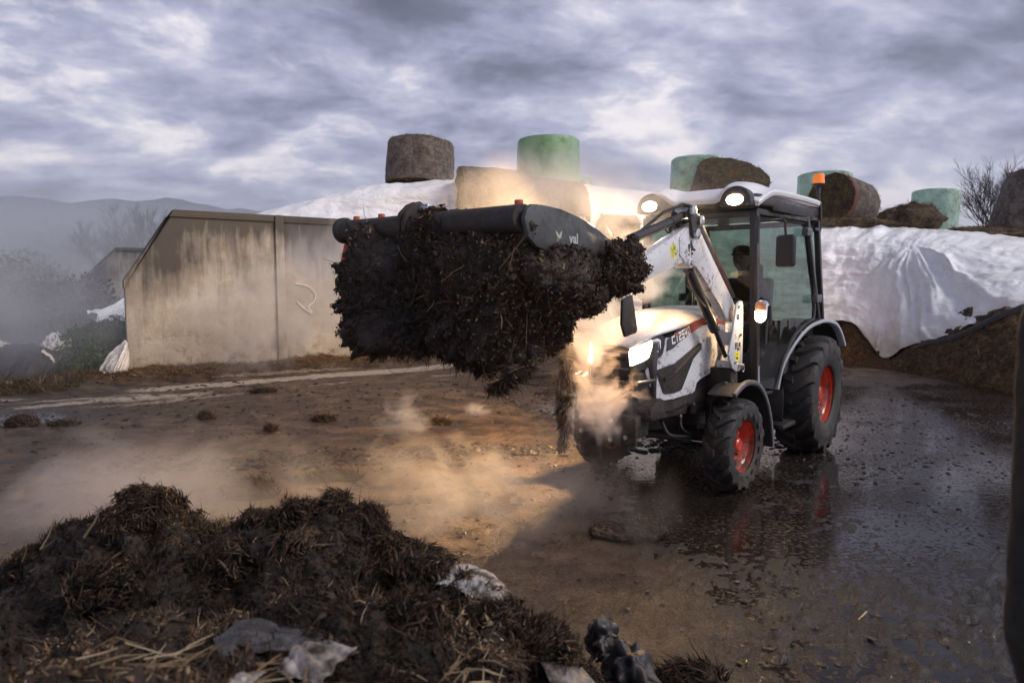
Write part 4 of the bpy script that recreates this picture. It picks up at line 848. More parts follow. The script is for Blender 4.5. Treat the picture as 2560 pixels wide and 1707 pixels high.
# rear fender: sweeps up over the tyre and widens towards the back
rp = [(.70, .58), (.685, .66), (.655, .78), (.59, .90), (.50, 1.01), (.39, 1.10), (.27, 1.17), (.14, 1.205), (.0, 1.215), (-.14, 1.20), (-.28, 1.16), (-.42, 1.07), (-.54, .95)]
yo = [.515, .52, .53, .55, .58, .61, .645, .68, .70, .72, .73, .735, .74]
rpc = crom([(a, b, y) for (a, b), y in zip(rp, yo)], 48)
def rfn(): return band([(a, b) for a, b, _ in rpc], .36, [float(y) for _, _, y in rpc], .010, 'f', black)
mirrored(rfn, 'rear_fender', plast, T, smooth=50)
def rfl(): return band([(a, b) for a, b, _ in rpc], [float(y) - .05 for _, _, y in rpc], [float(y) + .012 for _, _, y in rpc], .034, 'f', black)
lipm = mat('fender_trim_silver', (.42, .43, .47), .38, dirt=SPK, dscale=30, damt=.15)
mirrored(rfl, 'fender_trim', lipm, T, bevel=.008, smooth=50)
def st(): return MB().box((.86, .60, .375), (.30, .17, .035)).bar((1.0, .52, .38), (.98, .47, .62), .03, .012, (1, 0, 0)).bar((.72, .52, .38), (.72, .47, .62), .03, .012, (1, 0, 0)).bar((.86, .50, .375), (.86, .50, .66), .26, .008, (1, 0, 0))
mirrored(st, 'step', black, T, bevel=.004)

# ---------------------------------------------------------------- cab
def P_(x): return .50 + (1.12 - x) * (.12 / 1.04)      # half width of the cab at x
def cabbar(a, b, w_, m=black, name='cab_pillar', up=(1, 0, 0), h=None): return MB().bar(a, b, w_, h or w_, up).build(name, m, T, .006)
for s_ in (1, -1):
    cabbar((1.14, s_ * .495, .62), (1.19, s_ * .47, 2.10), .062)
    cabbar((-.02, s_ * .63, 1.15), (.24, s_ * .57, 2.12), .050)
    cabbar((.24, s_ * .57, 2.10), (1.19, s_ * .47, 2.10), .05)
    cabbar((-.30, s_ * .58, 1.15), (-.18, s_ * .54, 2.12), .05)
cabbar((1.19, -.47, 2.085), (1.19, .47, 2.085), .05); cabbar((-.18, -.54, 2.10), (-.18, .54, 2.10), .05); cabbar((-.30, -.58, 1.15), (-.30, .58, 1.15), .05)
MB().prism([(.0, .62), (1.15, .60), (1.15, .72), (.0, .74)], -.49, .49).build('cab_floor', plast, T, .01)
# windscreen and the panes beside it
MB().add([(1.165, -.455, .98), (1.165, .455, .98), (1.195, .435, 2.06), (1.195, -.435, 2.06)], [(0, 1, 2, 3)]).build('windscreen', glass, T, smooth=0)
MB().add([(-.295, -.55, 1.18), (-.295, .55, 1.18), (-.19, .51, 2.08), (-.19, -.51, 2.08)], [(0, 1, 2, 3)]).build('rear_window', glass, T, smooth=0)
mirrored(lambda: MB().prism([(.30, .66), (.30, 1.0), (.45, 1.05), (.49, 1.0), (.49, .66)], 1.135, 1.15, 'x'), 'firewall_panel', plast, T, bevel=.004)
MB().prism([(-.48, .62), (.48, .62), (.48, .99), (-.48, .99)], 1.10, 1.125, 'x').build('firewall', plast, T, .004)
# door: slim frame round one big pane, curved along the fender
def dP(x, z, off=0): # point on the door plane
    y = P_(x) + off; y -= max(0, z - 1.4) * .055; return (x, y, z)
dout = [(1.099,0.64), (0.842,0.633), (0.768,0.696), (0.669,0.88), (0.516,1.043), (0.352,1.138), (0.143,1.207), (0.083,1.256), (.10, 1.60), (.155, 1.85), (.20, 2.00), (.24, 2.05), (.32, 2.065), (1.14, 2.055), (1.165, 2.03)]
dsm = [tuple(q[:2]) for q in crom([(a, b, 0) for a, b in dout], 90)] 
for s_ in (1, -1):
    V = [Vector(dP(a, b)) for a, b in dsm]; V = [Vector((v.x, v.y * s_, v.z)) for v in V]
    bm = bmesh.new(); f_ = bm.faces.new([bm.verts.new(v) for v in V]); bmesh.ops.triangulate(bm, faces=[f_]); me = bpy.data.meshes.new('door_pane'); bm.to_mesh(me); bm.free()
    door = MB().tube(V + [V[0]], .016, 8, cap=False).build('door', black, T)
    link_mesh('door_pane', me, glassd, door)
    hd = MB().tube([dP(1.10, 1.42, .0), dP(1.09, 1.40, .05), dP(1.09, 1.20, .05), dP(1.10, 1.05, .05), dP(1.12, 1.02, .0)], .013, 8)
    if s_ < 0: hd.flip()
    hd.build('grab_handle', black, door)
    for x, z in ((.27, 1.985), (.10, 1.40)):
        c_ = dP(x, z, .03); hb = MB().box((x, c_[1] * s_, z), (.14, .055, .075)); hb.build('hinge', grey_m, door, .014)
cabbar(dP(1.135, .66, .012), dP(1.165, 2.05, .012), .035, lipm, 'door_seal')
# wiper and mirror
MB().tube([(1.215, -.30, 2.06), (1.215, -.02, 1.76), (1.20, .30, 1.44), (1.19, .44, 1.36)], .009, 6).tube([(1.22, -.02, 1.80), (1.20, -.02, 1.30)], .008, 6).build('wiper', black, T)
MB().tube([(1.22, -.35, 2.05), (1.215, -.08, 1.80), (1.205, .2, 1.50), (1.20, .42, 1.30)], .006, 6).build('wiper_blade', hose_m, T)
mc = (1.432,1.771); ma = (1.473,1.998); mb2 = (1.292,2.004)
MB().tube([(mb2[0], .53, mb2[1]), (mb2[0], .57, mb2[1] + .005), (ma[0] + .01, .79, ma[1]), (ma[0], .80, ma[1] - .01), (mc[0] + .01, .80, mc[1] + .10)], .0095, 8).build('mirror_arm', black, T)
MB().cyl((mb2[0] - .01, .53, mb2[1] - .16), (mb2[0] - .01, .53, mb2[1] + .05), .018, 10).build('mirror_bracket', black, T)
mh = MB().box((mc[0], .80, mc[1]), (.055, .155, .235), Matrix.Rotation(R(-16), 3, 'Z')); mir = mh.build('side_mirror', plast, T, .026, 4)
MB().box((mc[0] - .035, .79, mc[1]), (.004, .13, .20), Matrix.Rotation(R(-16), 3, 'Z')).build('mirror_glass', chrome, mir, .002)
# roof: white shell over a black visor with two hooded lamps
def roof_z(x, y): return 2.27 + .055 * (1 - (abs(y) / .60) ** 3) + .02 * min(1, max(0, (1.25 - x) / 1.0)) - .10 * max(0, (x - 1.0) / .3) ** 2
ny, nx = 41, 44; RX = np.linspace(-.26, 1.27, nx); RY = np.linspace(-.585, .585, ny); V = []
for x in RX:
    wf = 1 - .10 * max(0, (x - .8) / .5) ** 2 - .06 * max(0, (-x - .0) / .3) ** 2
    for y in RY:
        hood = math.exp(-((abs(y) - .37) / .135) ** 4) * (1 / (1 + math.exp(-(x - 1.0) / .06)))
        mid = (1 - math.exp(-(abs(y) / .2) ** 2) * .0)
        z = roof_z(x, y) + .052 * hood - (.030 * (1 / (1 + math.exp(-(x - 1.1) / .05)))) * (1 - hood)
        V.append((x + .055 * hood * (x > 1.1), y * wf, z))
V = np.array(V); edge_drop = (np.abs(RY) > .56)
o = np_mesh('roof', V, grid_faces(nx, ny), mat('roof_white', (.80, .80, .82), .3, coat=.4, dirt=(.35, .31, .28), dscale=10, damt=.12), T); md = o.modifiers.new('t', 'SOLIDIFY'); md.thickness = .05; md.offset = -1
bv = o.modifiers.new('b', 'BEVEL'); bv.width = .012; bv.segments = 3
V2 = [(-.24, -.55), (-.24, .55), (.6, .565), (1.05, .555), (1.22, .52), (1.285, .44), (1.30, .36), (1.28, .27), (1.23, .20), (1.215, 0), (1.23, -.20), (1.28, -.27), (1.30, -.36), (1.285, -.44), (1.22, -.52), (1.05, -.555), (.6, -.565)]
MB().prism(V2, 2.14, 2.235, 'z').build('roof_visor', black, T, .02)
MB().prism([(.10, .555), (.10, .597), (.95, .575), (1.0, .54)], 2.11, 2.19, 'z').mirror().build('roof_vent', plast, T, .01)
for s_ in (1, -1):
    MB().prism([(a, b) for a, b in arc(s_ * .37, 2.165, .125, 0, 180, 18)] + [(s_ * .37 - .125, 2.13), (s_ * .37 + .125, 2.13)], 1.16, 1.345, 'x').build('lamp_hood', black, T, .012)
    c = (1.372, s_ * .37, 2.182); lb = MB().lathe([(.001, .018), (.035, .016), (.058, .004), (.062, -.03), (.055, -.05)], (0, 0, 0), (1, 0, -.12), 30)
    lb.v = [(c[0] + x - .02, c[1] + y * 1.12, c[2] + z * .72) for x, y, z in lb.v]; lb.build('work_light', lit, T)
    MB().box((1.28, s_ * .37, 2.14), (.05, .10, .03)).build('lamp_bracket', black, T, .006)
# added rear lights, unseen, put in to light the wall; then the beacon
for s_ in (1, -1):
    rw_ = MB().box((-.27, s_ * .40, 2.16), (.05, .11, .08)).build('added_rear_light', black, T, .01)
    MB().box((-.297, s_ * .40, 2.16), (.004, .09, .06)).build('added_rear_lens', litw, rw_)
bx, bz = (-0.16,2.444); 
MB().tube([(bx, .55, bz - .02), (bx, .55, bz - .10)], .020, 12).tube([(bx - .0, .55, bz - .09), (bx - .05, .56, bz - .22), (bx - .06, .56, bz - .40)], .016, 10).box((bx + .02, .52, bz - .41), (.18, .10, .03)).build('beacon_mast', black, T, .004)
MB().lathe([(.030, -.02), (.052, .0), (.055, .012)], (bx, .55, bz), n=24, cap=True).build('beacon_base', black, T)
amber = mat('amber_lens', (.85, .20, .02), .25, coat=.5); amber.node_tree.nodes['Principled BSDF'].inputs['Emission Color'].default_value = (1, .25, .02, 1); amber.node_tree.nodes['Principled BSDF'].inputs['Emission Strength'].default_value = .22
MB().lathe([(.052, .012), (.053, .03), (.050, .034), (.052, .040), (.051, .055), (.048, .06), (.050, .066), (.048, .088), (.040, .100), (.001, .104)], (bx, .55, bz), n=28).build('beacon_lens', amber, T, smooth=20)
# pillar lamps (indicator above, lit bulb below) beside the door
for s_ in (1, -1):
    lx, lz = 1.36, 1.32
    sh = MB(); sh.tube([(lx, s_ * .60, lz - .052), (lx, s_ * .60, lz + .052)], .040, 20)
    ol = arc(0, .045, .046, 0, 180, 10) + arc(0, -.045, .046, 180, 360, 10)
    pl = MB().prism([(s_ * .61 + a, lz + b) for a, b in ol], lx - .04, lx + .02, 'x').build('pillar_lamp', clear, T, .006)
    MB().prism([(s_ * .61 + a * .86, lz + b * .86) for a, b in arc(0, .045, .046, 0, 180, 10) + [(-.046, .01), (.046, .01)]], lx + .021, lx + .030, 'x').build('indicator_lens', mat('indicator_amber', (.55, .26, .14), .2, coat=.6), pl, .004)
    MB().prism([(s_ * .61 + a * .90, lz + b * .90) for a, b in [(.046, .005), (-.046, .005)] + arc(0, -.045, .046, 180, 360, 10)], lx + .021, lx + .034, 'x').build('bulb_lens', litw, pl, .006)
    MB().tube([(lx - .03, s_ * .62, lz), (lx - .10, s_ * .60, lz - .02), (1.18, s_ * .53, lz - .10)], .012, 8).box((lx - .035, s_ * .665, lz - .03), (.03, .02, .15)).build('lamp_arm', black, T, .004)

# cab inside: seat, wheel, console, fender boxes
MB().box((.28, 0, .98), (.46, .46, .12)).box((.04, 0, 1.30), (.10, .44, .58), Matrix.Rotation(R(-8), 3, 'Y')).box((.01, 0, 1.64), (.08, .24, .16)).build('driver_seat', fabric, T, .03, 3)
MB().box((.28, 0, .82), (.34, .34, .22)).build('seat_base', plast, T, .01)
MB().prism([(-.28, .74), (.55, .74), (.50, .98), (.30, 1.12), (-.28, 1.16)], .34, .52).mirror().build('fender_console', interior, T, .02)
MB().prism([(.86, .72), (1.10, .72), (1.12, 1.30), (.95, 1.34)], -.16, .16).build('dashboard', interior, T, .02)
sw = MB(); A_ = Vector((-.62, 0, .78)).normalized(); cw = Vector((.80, 0, 1.32)); u_ = A_.orthogonal().normalized(); q_ = A_.cross(u_)
sw.tube([cw + (u_ * math.cos(a) + q_ * math.sin(a)) * .18 for a in np.linspace(0, 2 * math.pi, 33)], .014, 8, cap=False)
for k in range(3):
    a = k * 2.094; sw.tube([cw, cw + (u_ * math.cos(a) + q_ * math.sin(a)) * .175], .010, 6)
sw.tube([cw, (.96, 0, 1.15)], .025, 10); sw.build('steering_wheel', hose_m, T)
MB().tube([(.55, .30, 1.0), (.60, .31, 1.18)], .010, 6).box((.60, .31, 1.21), (.04, .04, .06)).build('joystick', black, T, .01)

# ---------------------------------------------------------------- loader: towers, boomed arms, rams, levelling rods
def pin(a, b, r, name='pin', par=None, m=steel): return MB().cyl(a, b, r, 16).build(name, m, par or T, .004)
armo = []
ax_up = [(2.34,1.915), (2.242,1.925), (2.143,1.861), (1.934,1.689), (1.58,1.406), (1.499,1.322), (1.509,1.233), (1.675,1.253), (1.825,1.379), (2.128,1.583), (2.255,1.66), (2.449,1.664), (2.82,1.568), (3.079,1.497), (3.62, 1.34), (3.78, 1.24), (3.86, 1.28), (3.80, 1.38), (3.60, 1.48), (2.982,1.671), (2.771,1.754)]
for s_ in (1, -1):
    y0, y1 = sorted((s_ * .405, s_ * .475))
    arm = MB().prism(ax_up, y0, y1).build('loader_arm', white, T, .008); armo.append(arm)
    lip0, lip1 = sorted((s_ * .470, s_ * .482))
    # reinforcing plate at the knee
    kn = [(2.396,1.894), (2.253,1.903), (2.154,1.836), (2.093,1.729), (2.24,1.646), (2.398,1.659), (2.488,1.716), (2.493,1.827)]
    MB().prism(kn, lip0, lip1).build('knee_plate', white, arm, .003)
    kp = (2.357,1.666); pin((kp[0], s_ * .39, kp[1]), (kp[0], s_ * .50, kp[1]), .034, 'knee_boss', arm, white); pin((kp[0], s_ * .38, kp[1]), (kp[0], s_ * .512, kp[1]), .018, 'pin', arm)
    # levelling link on top of the knee
    lk = [(2.389,2.025), (2.324,2.031), (2.29,1.994), (2.188,1.973), (2.179,1.939), (2.252,1.911), (2.243,1.86), (2.301,1.828), (2.354,1.848), (2.371,1.917), (2.412,1.984)]
    MB().prism(lk, *sorted((s_ * .480, s_ * .505))).prism(lk, *sorted((s_ * .37, s_ * .395))).build('bell_crank', black, arm, .006)
    for q in ((1591, 483), (1609, 507), (1600, 537)):
        pp = {(1591, 483): (2.377,2.006), (1609, 507): (2.256,1.947), (1600, 537): (2.311,1.858)}[q]
        pin((pp[0], s_ * .37, pp[1]), (pp[0], s_ * .522, pp[1]), .020, 'pin', arm)
        MB().lathe([(.034, 0), (.034, .018), (.022, .022)], (pp[0], s_ * .505, pp[1]), (0, s_, 0), 20, True).build('pin_collar', steel, arm)
    # tilt ram: fat barrel forward of the crank
    r0 = (2.236,2.02); r1 = (2.547,1.925); r2 = (3.025,1.793)
    MB().cyl((r0[0], s_ * .44, r0[1]), (r1[0], s_ * .44, r1[1]), .024, 16).build('tilt_ram', black, arm)
    MB().cyl((r1[0], s_ * .44, r1[1]), (r2[0], s_ * .44, r2[1]), .030, 18).lathe([(.034, 0), (.034, .012)], (r1[0], s_ * .44, r1[1]), (1, 0, -.35), 18, True).build('tilt_ram', black, arm)
    MB().cyl((r2[0], s_ * .44, r2[1]), (3.72, s_ * .44, 1.56), .016, 12).build('ram_rod', chrome, arm)
    MB().tube([(r0[0] + .02, s_ * .44, r0[1] + .03), (r0[0] + .15, s_ * .44, r0[1] + .03), (r1[0] + .1, s_ * .44, r1[1] + .05), (r2[0] - .1, s_ * .44, r2[1] + .05)], .010, 8).build('hose', hose_m, arm)
    hs = crom([(r1[0] + .05, s_ * .42, r1[1] - .01), (2.50, s_ * .40, 1.93), (2.44, s_ * .39, 1.85), (2.43, s_ * .40, 1.77)], 16)
    MB().tube(hs, .009, 6).build('hose', hose_m, arm)
    # guard rail with its red stripe, behind the upper boom
    g = [(2.039,1.991), (1.951,1.936), (1.349,1.435), (1.432,1.396), (1.987,1.812), (2.02,1.901)]
    MB().prism(g, *sorted((s_ * .372, s_ * .400))).build('rear_link', black, arm, .004)
    MB().prism([(1.79,1.773), (1.734,1.728), (1.451,1.476), (1.514,1.537)], *sorted((s_ * .4005, s_ * .402))).build('stripe', red_print, arm)
    # lift ram
    l0 = (2.276,1.622); l1 = (1.821,1.197); l2 = (1.619,0.986)
    MB().cyl((l0[0], s_ * .44, l0[1]), (l1[0], s_ * .44, l1[1]), .034, 20).lathe([(.038, -.05), (.038, 0)], (l1[0], s_ * .44, l1[1]), (l1[0] - l0[0], 0, l1[1] - l0[1]), 20, True).build('lift_ram', black, T, smooth=40)
    MB().cyl((l1[0], s_ * .44, l1[1]), (l2[0], s_ * .44, l2[1]), .0165, 14).build('ram_rod', mat('dark_rod', (.10, .10, .11), .2, metal=1), T)
    MB().tube([(l0[0] + .05, s_ * .455, l0[1] - .02), (l0[0] + .06, s_ * .46, l0[1] - .10), (l1[0] + .08, s_ * .46, l1[1] + .10), (l1[0] + .06, s_ * .455, l1[1] + .03)], .007, 6).build('hose', hose_m, T)
    k0 = (2.025,1.566); k1 = (1.549,1.279)
    MB().cyl((k0[0], s_ * .40, k0[1]), (k1[0], s_ * .40, k1[1]), .028, 16).build('damper', black, T)
    sa, sb, sc_, sd_ = (1.861,1.435), (1.801,1.438), (1.56,1.28), (1.616,1.266)
    MB().prism([sa, sb, sc_, sd_], *sorted((s_ * .428, s_ * .436))).build('sticker', yellow, T)
    # tower
    pl = [(1.588,1.407), (1.537,1.399), (1.526,1.373), (1.513,1.076), (1.511,0.917), (1.559,0.878), (1.626,0.878), (1.694,0.908), (1.773,1.014), (1.704,1.185), (1.652,1.376)]
    tw = MB().prism(pl, *sorted((s_ * .515, s_ * .53))).build('loader_tower', white, T, .003)
    pi = [(1.507,1.229), (1.355,1.223), (1.324,1.021), (1.261,0.876), (1.417,0.87), (1.553,0.91), (1.564,0.951), (1.503,1.034)]
    MB().prism(pi, *sorted((s_ * .375, s_ * .390))).build('tower_plate', white, tw, .003)
    MB().box((1.62, s_ * .452, .93), (.10, .12, .05)).build('tower_web', white, tw, .004); MB().box((1.60, s_ * .452, 1.12), (.05, .12, .10)).build('tower_web', white, tw, .004)
    MB().prism([(1.52, .90), (1.66, .90), (1.62, .60), (1.50, .60)], *sorted((s_ * .30, s_ * .50))).build('tower_mount', grime, tw, .01)
    for (q, rr_) in (((1.604,1.284), .026), ((1.596,1.049), .012), ((1.656,0.95), .013), ((1.57,1.152), .014), ((1.609,1.356), .013)):
        pin((q[0], s_ * .51, q[1]), (q[0], s_ * .543, q[1]), rr_, 'bolt', tw)
    q = (1.561,0.911)
    MB().cyl((q[0] + .02, s_ * .52, q[1] + .01), (q[0] + .02, s_ * .57, q[1] + .01), .013, 10).tube([Vector((q[0] + .01 + .022 * math.cos(a), s_ * .56, q[1] - .012 + .026 * math.sin(a))) for a in np.linspace(0, 6.28, 17)], .003, 5, cap=False).build('linch_pin', steel, tw)
    if s_ > 0:
        st4 = [(1.656,1.028), (1.582,1.029), (1.576,0.953), (1.651,0.953)]
        MB().prism(st4, .531, .5318).build('sticker', yellow, tw)
        MB().prism([(1.643,1.01), (1.601,1.011), (1.601,1.004), (1.642,1.004)], .532, .5325).prism([(1.633,0.99), (1.608,0.99), (1.598,0.968), (1.64,0.971)], .532, .5325).build('sticker_print', black_print, tw)
        s5 = [(2.617,1.764), (2.54,1.786), (2.518,1.707), (2.59,1.688)]
        MB().prism(s5, .4755, .4765).build('sticker', yellow, arm)
        a_, b_, c_, d_ = [Vector((q[0], 0, q[1])) for q in s5]
        pr = MB()
        def sq(u, v): return a_ * (1 - u) * (1 - v) + b_ * u * (1 - v) + c_ * u * v + d_ * (1 - u) * v
        for (u0, v0, u1, v1) in [(.04, .47, .96, .49), (.48, .06, .52, .46), (.2, .15, .26, .40), (.58, .12, .88, .16), (.6, .24, .85, .38), (.25, .58, .42, .70), (.22, .76, .34, .90), (.6, .58, .66, .84), (.7, .70, .92, .88), (.30, .36, .42, .44)]:
            qq = [sq(u0, v0), sq(u1, v0), sq(u1, v1), sq(u0, v1)]; pr.prism([(v.x, v.z) for v in qq], .4768, .4772)
        pr.build('sticker_print', black_print, arm)
        # black animal-head emblem on the knee plate
        lg = MB()
        for poly in ([(2.345,1.806), (2.325,1.816), (2.318,1.793), (2.29,1.766), (2.256,1.756), (2.283,1.746), (2.309,1.751), (2.328,1.741), (2.336,1.77)],
                     [(2.376,1.788), (2.35,1.792), (2.343,1.772), (2.355,1.752), (2.341,1.735), (2.367,1.746)],
                     [(2.328,1.736), (2.302,1.739), (2.295,1.728), (2.314,1.719), (2.334,1.724)], [(2.373,1.725), (2.354,1.729), (2.353,1.712), (2.366,1.714)]):
            lg.prism(poly, .4825, .4835)
        lg.build('emblem', black_print, arm)
        def text(s, loc, size, m_, par, name='lettering', rx=90, rz=180, shear=0):
            cu = bpy.data.curves.new(name, 'FONT'); cu.body = s; cu.size = size; cu.extrude = .0006; cu.offset = size * .022; cu.align_x = 'CENTER'; cu.align_y = 'CENTER'; cu.shear = shear; cu.materials.append(m_)
            o = bpy.data.objects.new(name, cu); COL.objects.link(o); dg = bpy.context.evaluated_depsgraph_get(); me = bpy.data.meshes.new_from_object(o.evaluated_get(dg)); COL.objects.unlink(o); bpy.data.objects.remove(o)
            o = link_mesh(name, me, None, par); o.location = loc; o.rotation_euler = (R(rx), 0, R(rz)); return o
        q = (1.615,1.067); text('FL8', (q[0], .5325, q[1]), .072, black_print, tw)
MB().cyl((2.9, -.41, 1.545), (2.9, .41, 1.545), .035, 16).build('cross_tube', white, T)

# ---------------------------------------------------------------- bucket and grapple (clamps one load of manure)
bk = mat('bucket_black', (.020, .020, .023), .42, dirt=(.040, .030, .023), dscale=13, damt=.62, bump=.3, bscale=40)
bkg = mat('grapple_grey', (.075, .080, .080), .5, col2=(.045, .047, .05), nscale=5, dirt=(.03, .022, .018), dscale=14, damt=.5, bump=.2, bscale=60)
CY = -.115; HWB = .70
MB().prism([(3.80, 1.32), (3.72, 1.24), (3.72, 1.62), (3.78, 1.66), (3.78, 1.36)], CY - .69, CY + .53).build('bucket_back', bk, T, .01)
MB().prism([(3.76, 1.30), (3.66, 1.20), (4.04, 1.17), (4.05, 1.19), (3.80, 1.30)], CY - HWB, CY + .52).build('bucket_floor', bk, T, .006)
for s_ in (1, -1):
    ys = CY + (.54 if s_ > 0 else -.70)
    MB().prism([(3.74, 1.32), (3.80, 1.22), (3.90, 1.21), (3.90, 1.40), (3.80, 1.60), (3.74, 1.60)], ys - .012, ys + .012).build('bucket_side', bk, T, .003)
# rear carrier plate hanging on the near side, visible above the bonnet
MB().prism([(3.393,1.443), (3.293,1.47), (3.23,1.276), (3.244,1.255), (3.36,1.238), (3.398,1.31)], .585, .605).build('carrier_plate', bk, T, .008)
MB().box((3.70, CY, 1.45), (.06, 1.1, .30)).build('carrier', bk, T, .01)
# grapple: big tube along the front, side arms sweeping back
bL, bR = (4.14, -.83, 1.835), (4.385, .72, 1.795)
gt_ = MB().cyl(bL, bR, .057, 28).build('grapple_tube', bk, T, smooth=40)
MB().lathe([(.001, .012), (.066, .010), (.074, 0), (.074, -.03), (.060, -.05)], bL, (-.02, -1, .0), 32).build('tube_end', bk, gt_)
sidep = [(4.421,1.79), (4.407,1.826), (4.371,1.85), (4.31,1.852), (4.175,1.846), (4.026,1.82), (3.883,1.777), (3.748,1.725), (3.72, 1.66), (3.74, 1.54), (3.861,1.631), (4.04,1.646), (4.236,1.658), (4.341,1.679), (4.393,1.714)]
gp_ = MB().prism(sidep, .735, .757).build('grapple_side', bkg, T, .003)
MB().prism([(3.70, 1.66), (3.70, 1.60), (4.12, 1.76), (4.18, 1.80), (4.16, 1.86), (4.10, 1.87), (3.95, 1.81)], -.80, -.785).build('grapple_side', bkg, T, .003)
q = (4.08,1.723); 
tx = text('val', (q[0], .7585, q[1]), .062, mat('print_grey', (.42, .42, .44), .6), gp_)
mk = MB()
for poly in ([(4.216,1.751), (4.198,1.744), (4.191,1.732), (4.175,1.749), (4.166,1.754), (4.175,1.723), (4.191,1.717), (4.207,1.733)], [(4.207,1.718), (4.194,1.713), (4.2,1.706)]):
    mk.prism(poly, .7575, .7585)
mk.build('grapple_mark', mat('mark_pale', (.40, .40, .30), .6), gp_)
# middle lugs with the grapple ram behind them
c = Vector(bL).lerp(Vector(bR), .50)
for dy in (-.07, .02):
    cc = Vector(bL).lerp(Vector(bR), .47 + dy * .35)
    MB().prism([(cc.x + .075, cc.z - .03), (cc.x + .06, cc.z + .06), (cc.x + .01, cc.z + .105), (cc.x - .04, cc.z + .125), (cc.x - .09, cc.z + .10), (cc.x - .14, cc.z + .03), (cc.x - .16, cc.z - .05)], cc.y - .012, cc.y + .012).build('ram_lug', bk, gt_, .006)
cc = Vector(bL).lerp(Vector(bR), .47)
pin((cc.x - .04, cc.y - .09, cc.z + .085), (cc.x - .04, cc.y + .09, cc.z + .085), .022, 'pin', gt_)
MB().cyl((cc.x - .04, cc.y, cc.z + .085), (cc.x - .24, cc.y + .02, cc.z + .05), .017, 14).build('ram_rod', chrome, gt_)
MB().cyl((cc.x - .22, cc.y + .02, cc.z + .055), (cc.x - .58, cc.y + .05, cc.z - .05), .036, 18).box((cc.x - .30, cc.y + .025, cc.z + .085), (.10, .04, .03)).build('grapple_ram', bk, gt_)
MB().tube([(cc.x - .28, cc.y + .03, cc.z + .10), (cc.x - .36, cc.y + .04, cc.z + .095), (cc.x - .48, cc.y + .05, cc.z + .06)], .009, 6).build('hose', hose_m, gt_)
# red-painted tine shanks: a nub above the tube, a curved tine down the far end
for f_ in (.085, .26, .53, .97):
    q = Vector(bL).lerp(Vector(bR), f_)
    MB().cyl((q.x - .02, q.y, q.z + .045), (q.x - .02, q.y, q.z + .078), .020, 10).build('tine_nut', orange, gt_, .005)
for f_ in (.015,):
    q = Vector(bL).lerp(Vector(bR), f_) - Vector((.03 if f_ < .1 else .14, 0, 0))
    MB().tube(crom([(q.x, q.y, q.z - .04), (q.x + .04, q.y - .01, q.z - .22), (q.x + .03, q.y, q.z - .42), (q.x - .05, q.y, q.z - .62)], 14), [.020] * 8 + [.017, .015, .013, .010, .007, .004], 8).build('tine', orange, gt_)

# ---------------------------------------------------------------- lamps' light, with added and boosted spots on the far side
def spot(loc, aim, power, angle, col=WARM, size=.04, blend=.6, name='lamp_light'):
    l = bpy.data.lights.new(name, 'SPOT'); l.energy = power; l.color = col; l.spot_size = R(angle); l.spot_blend = blend; l.shadow_soft_size = size
    o = bpy.data.objects.new(name, l); COL.objects.link(o); o.parent = T; o.location = loc
    o.rotation_euler = (Vector(aim) - Vector(loc)).to_track_quat('-Z', 'Y').to_euler(); return o
for s_ in (1, -1):
    spot((2.60, s_ * .24, 1.06), (5.0, s_ * .5, .45), 12, 120, (1, .46, .16))
    spot((1.40, s_ * .37, 2.13), (4.9, s_ * .9, .30), 95, 88, (1, .66, .36))
    spot((-.35, s_ * .40, 2.16), (-2.2, s_ * 3.6, .9), 420 if s_ < 0 else 40, 130)  # spots of the added rear lights, the far one brightens the wall
    pl_ = bpy.data.lights.new('lamp_light', 'SPOT'); pl_.energy = 6 if s_ > 0 else 420; pl_.spot_size = R(150); pl_.color = WARM; pl_.shadow_soft_size = .03  # far pillar spot boosted to warm the puffs, ground and wall
    po = bpy.data.objects.new('lamp_light', pl_); COL.objects.link(po); po.parent = T; po.location = (1.44, s_ * .61, 1.28); po.rotation_euler = (0, R(-70), 0) if s_ > 0 else (R(-35), R(-60), 0)

# ================================================================ DRIVER (seated behind the wheel)
def skin_body(name, joints, edges, radii, m, parent=None, sub=2):
    me = bpy.data.meshes.new(name); me.from_pydata([Vector(j) for j in joints], edges, []); o = link_mesh(name, me, m, parent)
    sk_ = o.modifiers.new('skin', 'SKIN'); sk_.use_smooth_shade = True
    for v, r_ in zip(me.skin_vertices[0].data, radii): v.radius = (r_, r_) if not isinstance(r_, tuple) else r_
    me.skin_vertices[0].data[0].use_root = True
    s_ = o.modifiers.new('sub', 'SUBSURF'); s_.levels = sub; s_.render_levels = sub
    return o
D = empty('person', T.matrix_world @ Vector((0, 0, 0)) if False else (2.314, 6.65, 0), R(230))
tag(D, 'driver in a dark maroon jacket and cap seated in the cab, hands on the wheel', 'person')
jack = mat('dark_jacket', (.040, .022, .026), .85); jean = mat('dark_trousers', (.025, .028, .040), .9); skin = mat('skin', (.42, .25, .18), .55)
J = [(.20, 0, 1.08), (.16, 0, 1.25), (.15, 0, 1.42), (.17, 0, 1.55), (.19, 0, 1.63), (.17, .17, 1.50), (.17, -.17, 1.50), (.34, .24, 1.27), (.34, -.24, 1.27), (.60, .17, 1.34), (.60, -.17, 1.34)]
E_ = [(0, 1), (1, 2), (2, 3), (3, 4), (2, 5), (2, 6), (5, 7), (6, 8), (7, 9), (8, 10)]
skin_body('jacket', J, E_, [(.15, .17), (.13, .16), (.15, .17), (.075, .08), (.055, .06), .075, .075, .055, .055, .040, .040], jack, D)
